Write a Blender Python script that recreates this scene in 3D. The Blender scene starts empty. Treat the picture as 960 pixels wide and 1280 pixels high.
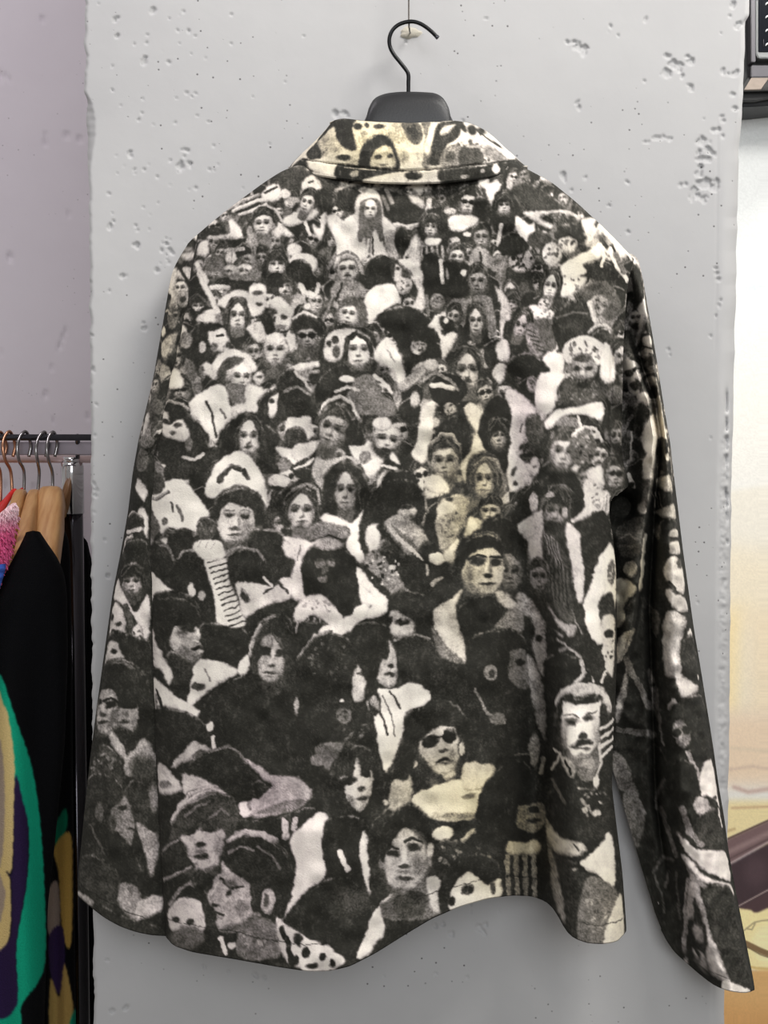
import bpy, bmesh
from mathutils import Vector
import math, random
import numpy as np

# ---------------------------------------------------------------- print painter (numpy, tones 0..1)
RS = 1.5
RW, RH = int(960*RS), int(1280*RS)

def _catmull(pts, n=6):
    pts = np.asarray(pts, float); out = []
    m = len(pts)
    for i in range(m):
        p0, p1, p2, p3 = pts[(i-1) % m], pts[i], pts[(i+1) % m], pts[(i+2) % m]
        for k in range(n):
            t = k/n
            out.append(0.5*((2*p1)+(-p0+p2)*t+(2*p0-5*p1+4*p2-p3)*t*t+(-p0+3*p1-3*p2+p3)*t**3))
    return np.array(out)

def gblur(m, r):
    if r < 0.2: return m
    k = max(1, int(math.ceil(2.2*r)))
    w = np.exp(-0.5*(np.arange(-k, k+1)/r)**2); w /= w.sum()
    for ax in (0, 1):
        pad = [(0, 0), (0, 0)]; pad[ax] = (k, k)
        q = np.pad(m, pad, mode='edge'); acc = np.zeros_like(m)
        for i, wi in enumerate(w):
            sl = [slice(None), slice(None)]; sl[ax] = slice(i, i+m.shape[ax]); acc += wi*q[tuple(sl)]
        m = acc
    return m

def smooth_noise(h, w, cell, seed):
    rng = np.random.default_rng(seed)
    gh, gw = int(h/cell)+4, int(w/cell)+4
    g = rng.random((gh, gw))
    y = np.arange(h)/cell+1; x = np.arange(w)/cell+1
    yi = y.astype(int); xi = x.astype(int)
    fy = y-yi; fx = x-xi
    fy = fy*fy*(3-2*fy); fx = fx*fx*(3-2*fx)
    a = g[yi][:, xi]; b = g[yi][:, xi+1]; c = g[yi+1][:, xi]; d = g[yi+1][:, xi+1]
    return (a*(1-fx)+b*fx)*(1-fy)[:, None]+(c*(1-fx)+d*fx)*fy[:, None]

class Canvas:
    def __init__(s, g=0.12):
        s.a = np.full((RH, RW), g, np.float32); s.tex = None
    def _box(s, x0, y0, x1, y1, pad):
        x0 = max(0, int((x0-pad)*RS)); y0 = max(0, int((y0-pad)*RS))
        x1 = min(RW, int((x1+pad)*RS)+2); y1 = min(RH, int((y1+pad)*RS)+2)
        return (x0, y0, x1, y1) if x1 > x0 and y1 > y0 else None
    def _put(s, b, m, g, al=1.0):
        x0, y0, x1, y1 = b
        v = s.a[y0:y1, x0:x1]; m = (m*al).astype(np.float32)
        if s.tex and al > .95 and m.shape[0] > 16 and m.shape[1] > 12 and (g < .24 or g > .5) and m.sum() > 330:
            k = 4; up = np.zeros_like(m); up[k:] = m[:-k]; dn = np.zeros_like(m); dn[:-k] = m[k:]
            lf = np.zeros_like(m); lf[:, :-k] = m[:, k:]
            n = s.tex[0][y0:y1, x0:x1]; n2 = s.tex[1][y0:y1, x0:x1]
            if g < .24:     # dark hair and coats: strands and a lit upper edge
                q = .9 if m.sum() < 2500 else .45
                g = g+np.clip(n-.05, 0, 1)*.2*q+.035*n2+np.clip(m-up, 0, 1)*(.15+.5*n2+.3*n)
            else:           # light cloth and skin: soft folds, lower edges turn away
                g = g+.03+.14*n2+.07*n-.17*np.clip(m-dn, 0, 1)-.10*np.clip(m-lf, 0, 1)
            g = np.clip(g, .02, 1)
        v *= (1-m); v += m*g
    def poly(s, pts, g, soft=0.9, smooth=True, al=1.0):
        pts = np.asarray(pts, float)
        if smooth: pts = _catmull(pts)
        b = s._box(pts[:, 0].min(), pts[:, 1].min(), pts[:, 0].max(), pts[:, 1].max(), 3+2*soft)
        if not b: return
        x0, y0, x1, y1 = b
        X = (np.arange(x0, x1)+.5)/RS; Y = (np.arange(y0, y1)+.5)/RS
        par = np.zeros((len(Y), len(X)), bool)
        q = np.roll(pts, -1, 0)
        for (ax, ay), (bx, by) in zip(pts, q):
            if ay == by: continue
            lo, hi = (ay, by) if ay < by else (by, ay)
            r = np.nonzero((Y >= lo) & (Y < hi))[0]
            if len(r) == 0: continue
            xc = ax+(Y[r]-ay)*(bx-ax)/(by-ay)
            par[r] ^= (X[None, :] > xc[:, None])
        s._put(b, gblur(par.astype(np.float32), soft*RS), g, al)
    def ell(s, cx, cy, rx, ry, g, rot=0, soft=1.2, al=1.0):
        R = max(rx, ry)
        b = s._box(cx-R, cy-R, cx+R, cy+R, 2+soft)
        if not b: return
        x0, y0, x1, y1 = b
        X = (np.arange(x0, x1)+.5)/RS-cx; Y = ((np.arange(y0, y1)+.5)/RS-cy)[:, None]
        c, n = math.cos(rot), math.sin(rot)
        u = (X*c+Y*n)/rx; v = (-X*n+Y*c)/ry
        d = (np.sqrt(u*u+v*v)-1)*min(rx, ry)
        m = np.clip(.5-d/(2*soft), 0, 1); m = m*m*(3-2*m)
        s._put(b, m, g, al)
    def stroke(s, pts, w, g, soft=0.9, al=1.0):
        pts = np.asarray(pts, float)
        b = s._box(pts[:, 0].min(), pts[:, 1].min(), pts[:, 0].max(), pts[:, 1].max(), w/2+2+soft)
        if not b: return
        x0, y0, x1, y1 = b
        X = (np.arange(x0, x1)+.5)/RS; Y = ((np.arange(y0, y1)+.5)/RS)[:, None]
        d = np.full((y1-y0, x1-x0), 1e9)
        for (ax, ay), (bx, by) in zip(pts[:-1], pts[1:]):
            dx, dy = bx-ax, by-ay; L = dx*dx+dy*dy+1e-9
            t = np.clip(((X-ax)*dx+(Y-ay)*dy)/L, 0, 1)
            d = np.minimum(d, np.hypot(X-ax-t*dx, Y-ay-t*dy))
        m = np.clip(.5-(d-w/2)/(2*soft), 0, 1); m = m*m*(3-2*m)
        s._put(b, m, g, al)

    # a head seen in the printed crowd: h = half height of the face, hairline to chin
    def face(s, cx, cy, h, w=.74, t=0., y=0., g=.8, hr='', hg=.12, ex='', sh=0., e=1.):
        ct, st = math.cos(t), math.sin(t)
        def T(u, v): return (cx+h*(u*ct-v*st), cy+h*(u*st+v*ct))
        def E(u, v, ru, rv, gg, rot=0, soft=None, al=1.):
            x, yy = T(u, v); s.ell(x, yy, max(.5, ru*h), max(.5, rv*h), gg, t+rot, soft if soft else max(.7, .07*h), al)
        def PL(l, gg, soft=None, al=1.): s.poly([T(u, v) for u, v in l], gg, soft if soft else max(.7, .05*h), True, al)
        def ST(l, ww, gg, al=1., soft=None): s.stroke([T(u, v) for u, v in l], ww*h, gg, soft if soft else max(.7, .05*h), al)
        if hr == 'short': E(-.12*y, -.45, w*1.28, 1.0, hg)
        if hr == 'long': PL([(-w*1.2, -.6), (-.5, -1.35), (.5, -1.35), (w*1.2, -.6), (w*1.45, .3), (w*1.5, 1.3), (w*.7, 1.35), (-w*.7, 1.35), (-w*1.5, 1.3), (-w*1.45, .3)], hg)
        if hr == 'afro': E(0, -.45, w*1.75, 1.3, hg)
        if hr == 'bang': PL([(-w*1.35, -.3), (-.7, -1.25), (.0, -1.5), (.7, -1.25), (w*1.35, -.3), (w*1.35, .8), (-w*1.35, .8)], hg)
        if hr == 'hood': E(0, -.2, w*1.65, 1.5, hg)
        if 'n' not in ex: PL([(-w*.55, .5), (w*.55, .5), (w*.6, 1.5), (-w*.6, 1.5)], g*.42)
        pts = []
        for i in range(14):
            a = 2*math.pi*i/14; v = -math.cos(a); k = 1-.2*max(0, v)**1.5
            pts.append((w*math.sin(a)*k, v))
        PL(pts, g)
        E(y*.2, -.6, w*.62, .3, min(1, g*1.12), soft=.2*h, al=.8)
        for q in (-1, 1): E(y*.3+q*.4*w, .22, .24*w, .22, min(1, g*1.1), soft=.16*h, al=.7)
        if sh:
            PL([(math.copysign(w*1.02, sh), -.9), (math.copysign(w*1.05, sh), .4), (math.copysign(w*.45, sh), 1.0), (math.copysign(w*.35, sh), .2), (math.copysign(w*.5, sh), -.5)], g*.35, soft=.14*h, al=abs(sh))
        E(0, .95, w*.65, .22, g*.4, soft=.14*h, al=.8)
        E(-.8*w, .2, .3*w, .7, g*.55, soft=.2*h, al=.55 if sh <= 0 else .2); E(.8*w, .2, .3*w, .7, g*.55, soft=.2*h, al=.55 if sh >= 0 else .2)
        ey = -.12; d = .42*w
        for q in (-1, 1):
            k = 1-.35*abs(y) if q*y > 0 else 1
            E(y*.34+q*d*k, ey-.03, .36*w*k, .19, g*.4, soft=.1*h, al=.95*e)
            E(y*.34+q*d*k, ey+.03, .2*w*k, .085, g*.12, al=.9*e)
            ST([(y*.34+q*d*k-.24*w*k, ey-.19-.015*q), (y*.34+q*d*k, ey-.235), (y*.34+q*d*k+.24*w*k, ey-.19+.015*q)], .075, g*.25, .7*e)
        ST([(y*.3+.1*w, ey), (y*.5+.13*w, .27)], .09, g*.6, .7)
        E(y*.5, .2, .09*w, .2, min(1, g*1.2), soft=.08*h, al=.7)
        E(y*.46, .32, .2*w, .075, g*.25, al=.85)
        if 'm' in ex:
            PL([(y*.42-.42*w, .56), (y*.42-.2*w, .42), (y*.42, .40), (y*.42+.2*w, .42), (y*.42+.42*w, .56), (y*.42, .55)], .08)
        E(y*.42, .58, .32*w, .055, g*.16, al=.9)
        E(y*.42, .66, .22*w, .05, g*.55, al=.8)
        E(y*.42, .76, .18*w, .05, g*.5, soft=.06*h, al=.7)
        if 'b' in ex:
            PL([(-w*.98, .1), (-w*.6, .5), (-.15, .47), (.15, .47), (w*.6, .5), (w*.98, .1), (w*.8, .8), (.2, 1.15), (-.2, 1.15), (-w*.8, .8)], .14, soft=.08*h, al=.85)
        if 'g' in ex:
            for q in (-1, 1): E(y*.34+q*d, ey+.02, .36*w, .2, .07)
            ST([(-w, ey-.05), (w, ey-.05)], .07, .07)
        if 'a' in ex:
            for q in (-1, 1): E(q*w*1.03, .05, .12, .22, g*.8)
        if hr == 'short': PL([(-w*1.08, .0), (-w*1.2, -.6), (-.3, -1.4), (.4, -1.4), (w*1.2, -.6), (w*1.08, .0), (w*.9, -.55), (.1+.3*y, -.72), (-w*.88, -.5)], hg)
        if hr == 'bang': PL([(-w*1.15, .5), (-w*1.2, -.6), (-.4, -1.4), (.4, -1.4), (w*1.2, -.6), (w*1.15, .5), (w*.85, .1), (w*.7, -.3), (.0, -.36), (-w*.7, -.3), (-w*.85, .1)], hg)
        if hr in ('long', 'hood'):
            PL([(-w*1.2, .9), (-w*1.2, -.7), (-.3, -1.3), (.05, -1.15), (-w*.45, -.75), (-w*.82, -.2), (-w*.85, .9)], hg)
            PL([(w*1.2, .9), (w*1.2, -.7), (.3, -1.3), (-.05, -1.15), (w*.45, -.75), (w*.82, -.2), (w*.85, .9)], hg)
        if hr:
            rr = random.Random(int(cx*13+cy*7)); n = int(6+h*.5)
            for i in range(n):
                q = rr.choice((-1, 1)); a0 = rr.uniform(.1, 1.0); k = rr.uniform(.95, 1.3)
                end = {'long': 1.1, 'hood': .8, 'bang': .6}.get(hr, -.1)
                pl = [(q*.1*a0, -1.25), (q*w*.7*k*a0, -1.1+.35*a0), (q*w*k*(.6+.5*a0), -.55+.2*a0)]
                if a0 > .55: pl.append((q*w*k*(.7+.5*a0), rr.uniform(-.1, end)))
                ST(pl, rr.uniform(.03, .07), hg+rr.uniform(.04, .26), .6, max(.5, .03*h))
            q = rr.choice((-1, 1, 1))
            ST([(-q*w*.3, -1.36), (q*w*.5, -1.28), (q*w*1.05, -.85), (q*w*1.22, -.4)], .07, .5, .55)
        if hr == 'afro': PL([(-w*1.2, .1), (-w*1.2, -.8), (0, -1.4), (w*1.2, -.8), (w*1.2, .1), (w*.8, -.5), (0, -.7), (-w*.8, -.5)], hg)

    def run(s, text):
        for line in text.strip().split('\n'):
            line = line.split('#')[0].split()
            if not line: continue
            soft = None; al = 1.
            k = line[0]; a = []; kw = {}
            for tok in line[1:]:
                if tok[0] == '~': soft = float(tok[1:])
                elif tok[0] == '@': al = float(tok[1:])
                elif '=' in tok:
                    n, v = tok.split('=')
                    kw[n] = v if n in ('hr', 'ex') else float(v)
                else: a.append(float(tok))
            if k == 'p' or k == 'q':
                s.poly(np.array(a[1:]).reshape(-1, 2), a[0], soft if soft else .9, k == 'p', al)
            elif k == 'e': s.ell(a[1], a[2], a[3], a[4], a[0], a[5] if len(a) > 5 else 0, soft if soft else 1.3, al)
            elif k == 's': s.stroke(np.array(a[2:]).reshape(-1, 2), a[1], a[0], soft if soft else 1., al)
            elif k == 'f': s.face(a[0], a[1], a[2], **kw)
            elif k == 'h':   # hatch: tone, width, spacing, dx, dy, then start point, count
                g, w, n, dx, dy, x, y, lx, ly = a
                for i in range(int(n)): s.stroke([(x+i*dx, y+i*dy), (x+i*dx+lx, y+i*dy+ly)], w, g, soft if soft else .8, al)
            elif k == 'd':   # dashes along a polyline
                g, w = a[0], a[1]; pts = np.array(a[2:]).reshape(-1, 2)
                for p, q in zip(pts[:-1], pts[1:]):
                    L = np.hypot(*(q-p)); m = max(1, int(L/3.2))
                    for i in range(m):
                        s.stroke([p+(q-p)*i/m, p+(q-p)*(i+.62)/m], w, g, .55, al)
            elif k == 'z':   # speckle: tone, cx, cy, rx, ry, count, size
                g, cx, cy, rx, ry, n, z = a
                rr = random.Random(int(cx*7+cy))
                for i in range(int(n)):
                    an = rr.uniform(0, 6.283); r = math.sqrt(rr.random())
                    s.ell(cx+rx*r*math.cos(an), cy+ry*r*math.sin(an), z*rr.uniform(.5, 1.4), z*rr.uniform(.4, 1), g+rr.uniform(-.1, .1), rr.uniform(0, 3), .9, al)
COLLAR = '''
q .8 350 140 680 140 680 240 350 240
e .66 415 178 14 9 .6 ~6
e .7 500 165 16 12 0 ~6
e .55 400 190 9 6 0 ~4
e .6 500 195 10 9 0 ~5
e .68 440 200 12 6 0 ~4
e .5 570 165 10 5 -.5 ~3
z .5 425 172 26 18 14 2
z .55 490 178 20 22 10 1.8
z .3 600 185 30 18 26 2.2
p .12 421 147 444 147 440 161 446 186 432 186 421 174 419 161 413 160 398 176 390 172 405 155
p .6 398 176 405 170 410 185 402 194 396 186
p .15 383 188 396 177 402 196 388 200
e .15 430 197 9 4
e .14 447 158 6 4
e .2 459 157 3 3
e .18 474 158 7 3
e .5 455 168 4 4
e .7 470 180 22 14 0 ~5
p .13 451 215 451 190 457 177 469 169 484 171 494 184 497 215
p .7 465 209 464 197 472 186 485 182 491 190 493 209
e .2 473 196 4.5 3
e .22 488 195 3.5 2.6
e .85 480 200 2 4
e .3 479 206 5 1.5
p .3 502 153 523 153 528 174 519 181 510 173
p .18 508 160 520 156 524 170 516 176
p .42 527 150 543 150 538 205 528 207 531 175
p .7 538 153 545 153 540 170 535 172
p .86 541 152 550 154 545 172 536 194 530 186
p .18 549 154 578 150 572 172 558 182 552 204 534 204 539 186
p .85 553 160 569 155 562 165 551 169
p .82 576 166 582 155 591 170 600 172 602 185 584 186 576 177
e .15 580 160 3 6 -.4
e .16 590 162 5 7 -.5
e .12 603 166 4 8 -.6
e .3 588 178 2.5 4
e .35 596 180 2.5 2
p .5 550 207 553 190 568 180 579 188 578 207
e .3 563 197 6 6 0 ~3
p .25 576 186 590 180 600 186 604 204 576 206
s .6 4 585 183 598 183
e .48 620 194 18 8 .5 ~3
s .86 6 604 172 622 184 650 206
s .18 3 596 162 612 174 626 184
s .8 3 607 168 616 175
p .12 355 215 371 200 385 200 393 214
p .88 385 200 424 204 420 221 391 214
p .12 423 205 450 209 451 228 420 222
e .62 444 217 7 4
p .14 452 210 505 212 482 223 456 224
p .8 459 223 505 215 507 230 459 229
e .15 517 219 11 6
e .15 452 219 4 7
p .8 537 212 553 227 536 229
p .14 551 211 600 206 664 198 670 222 600 225 554 229
e .85 620 211 4.5 6
s .85 3.5 640 207 652 211
e .6 581 221 5 2.5
e .6 603 214 3 3
d .03 .9 377 199 400 202.5 425 206 455 210 500 213.5 540 212 590 206.5 640 201
s .8 .8 430 209 470 213
'''
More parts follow.
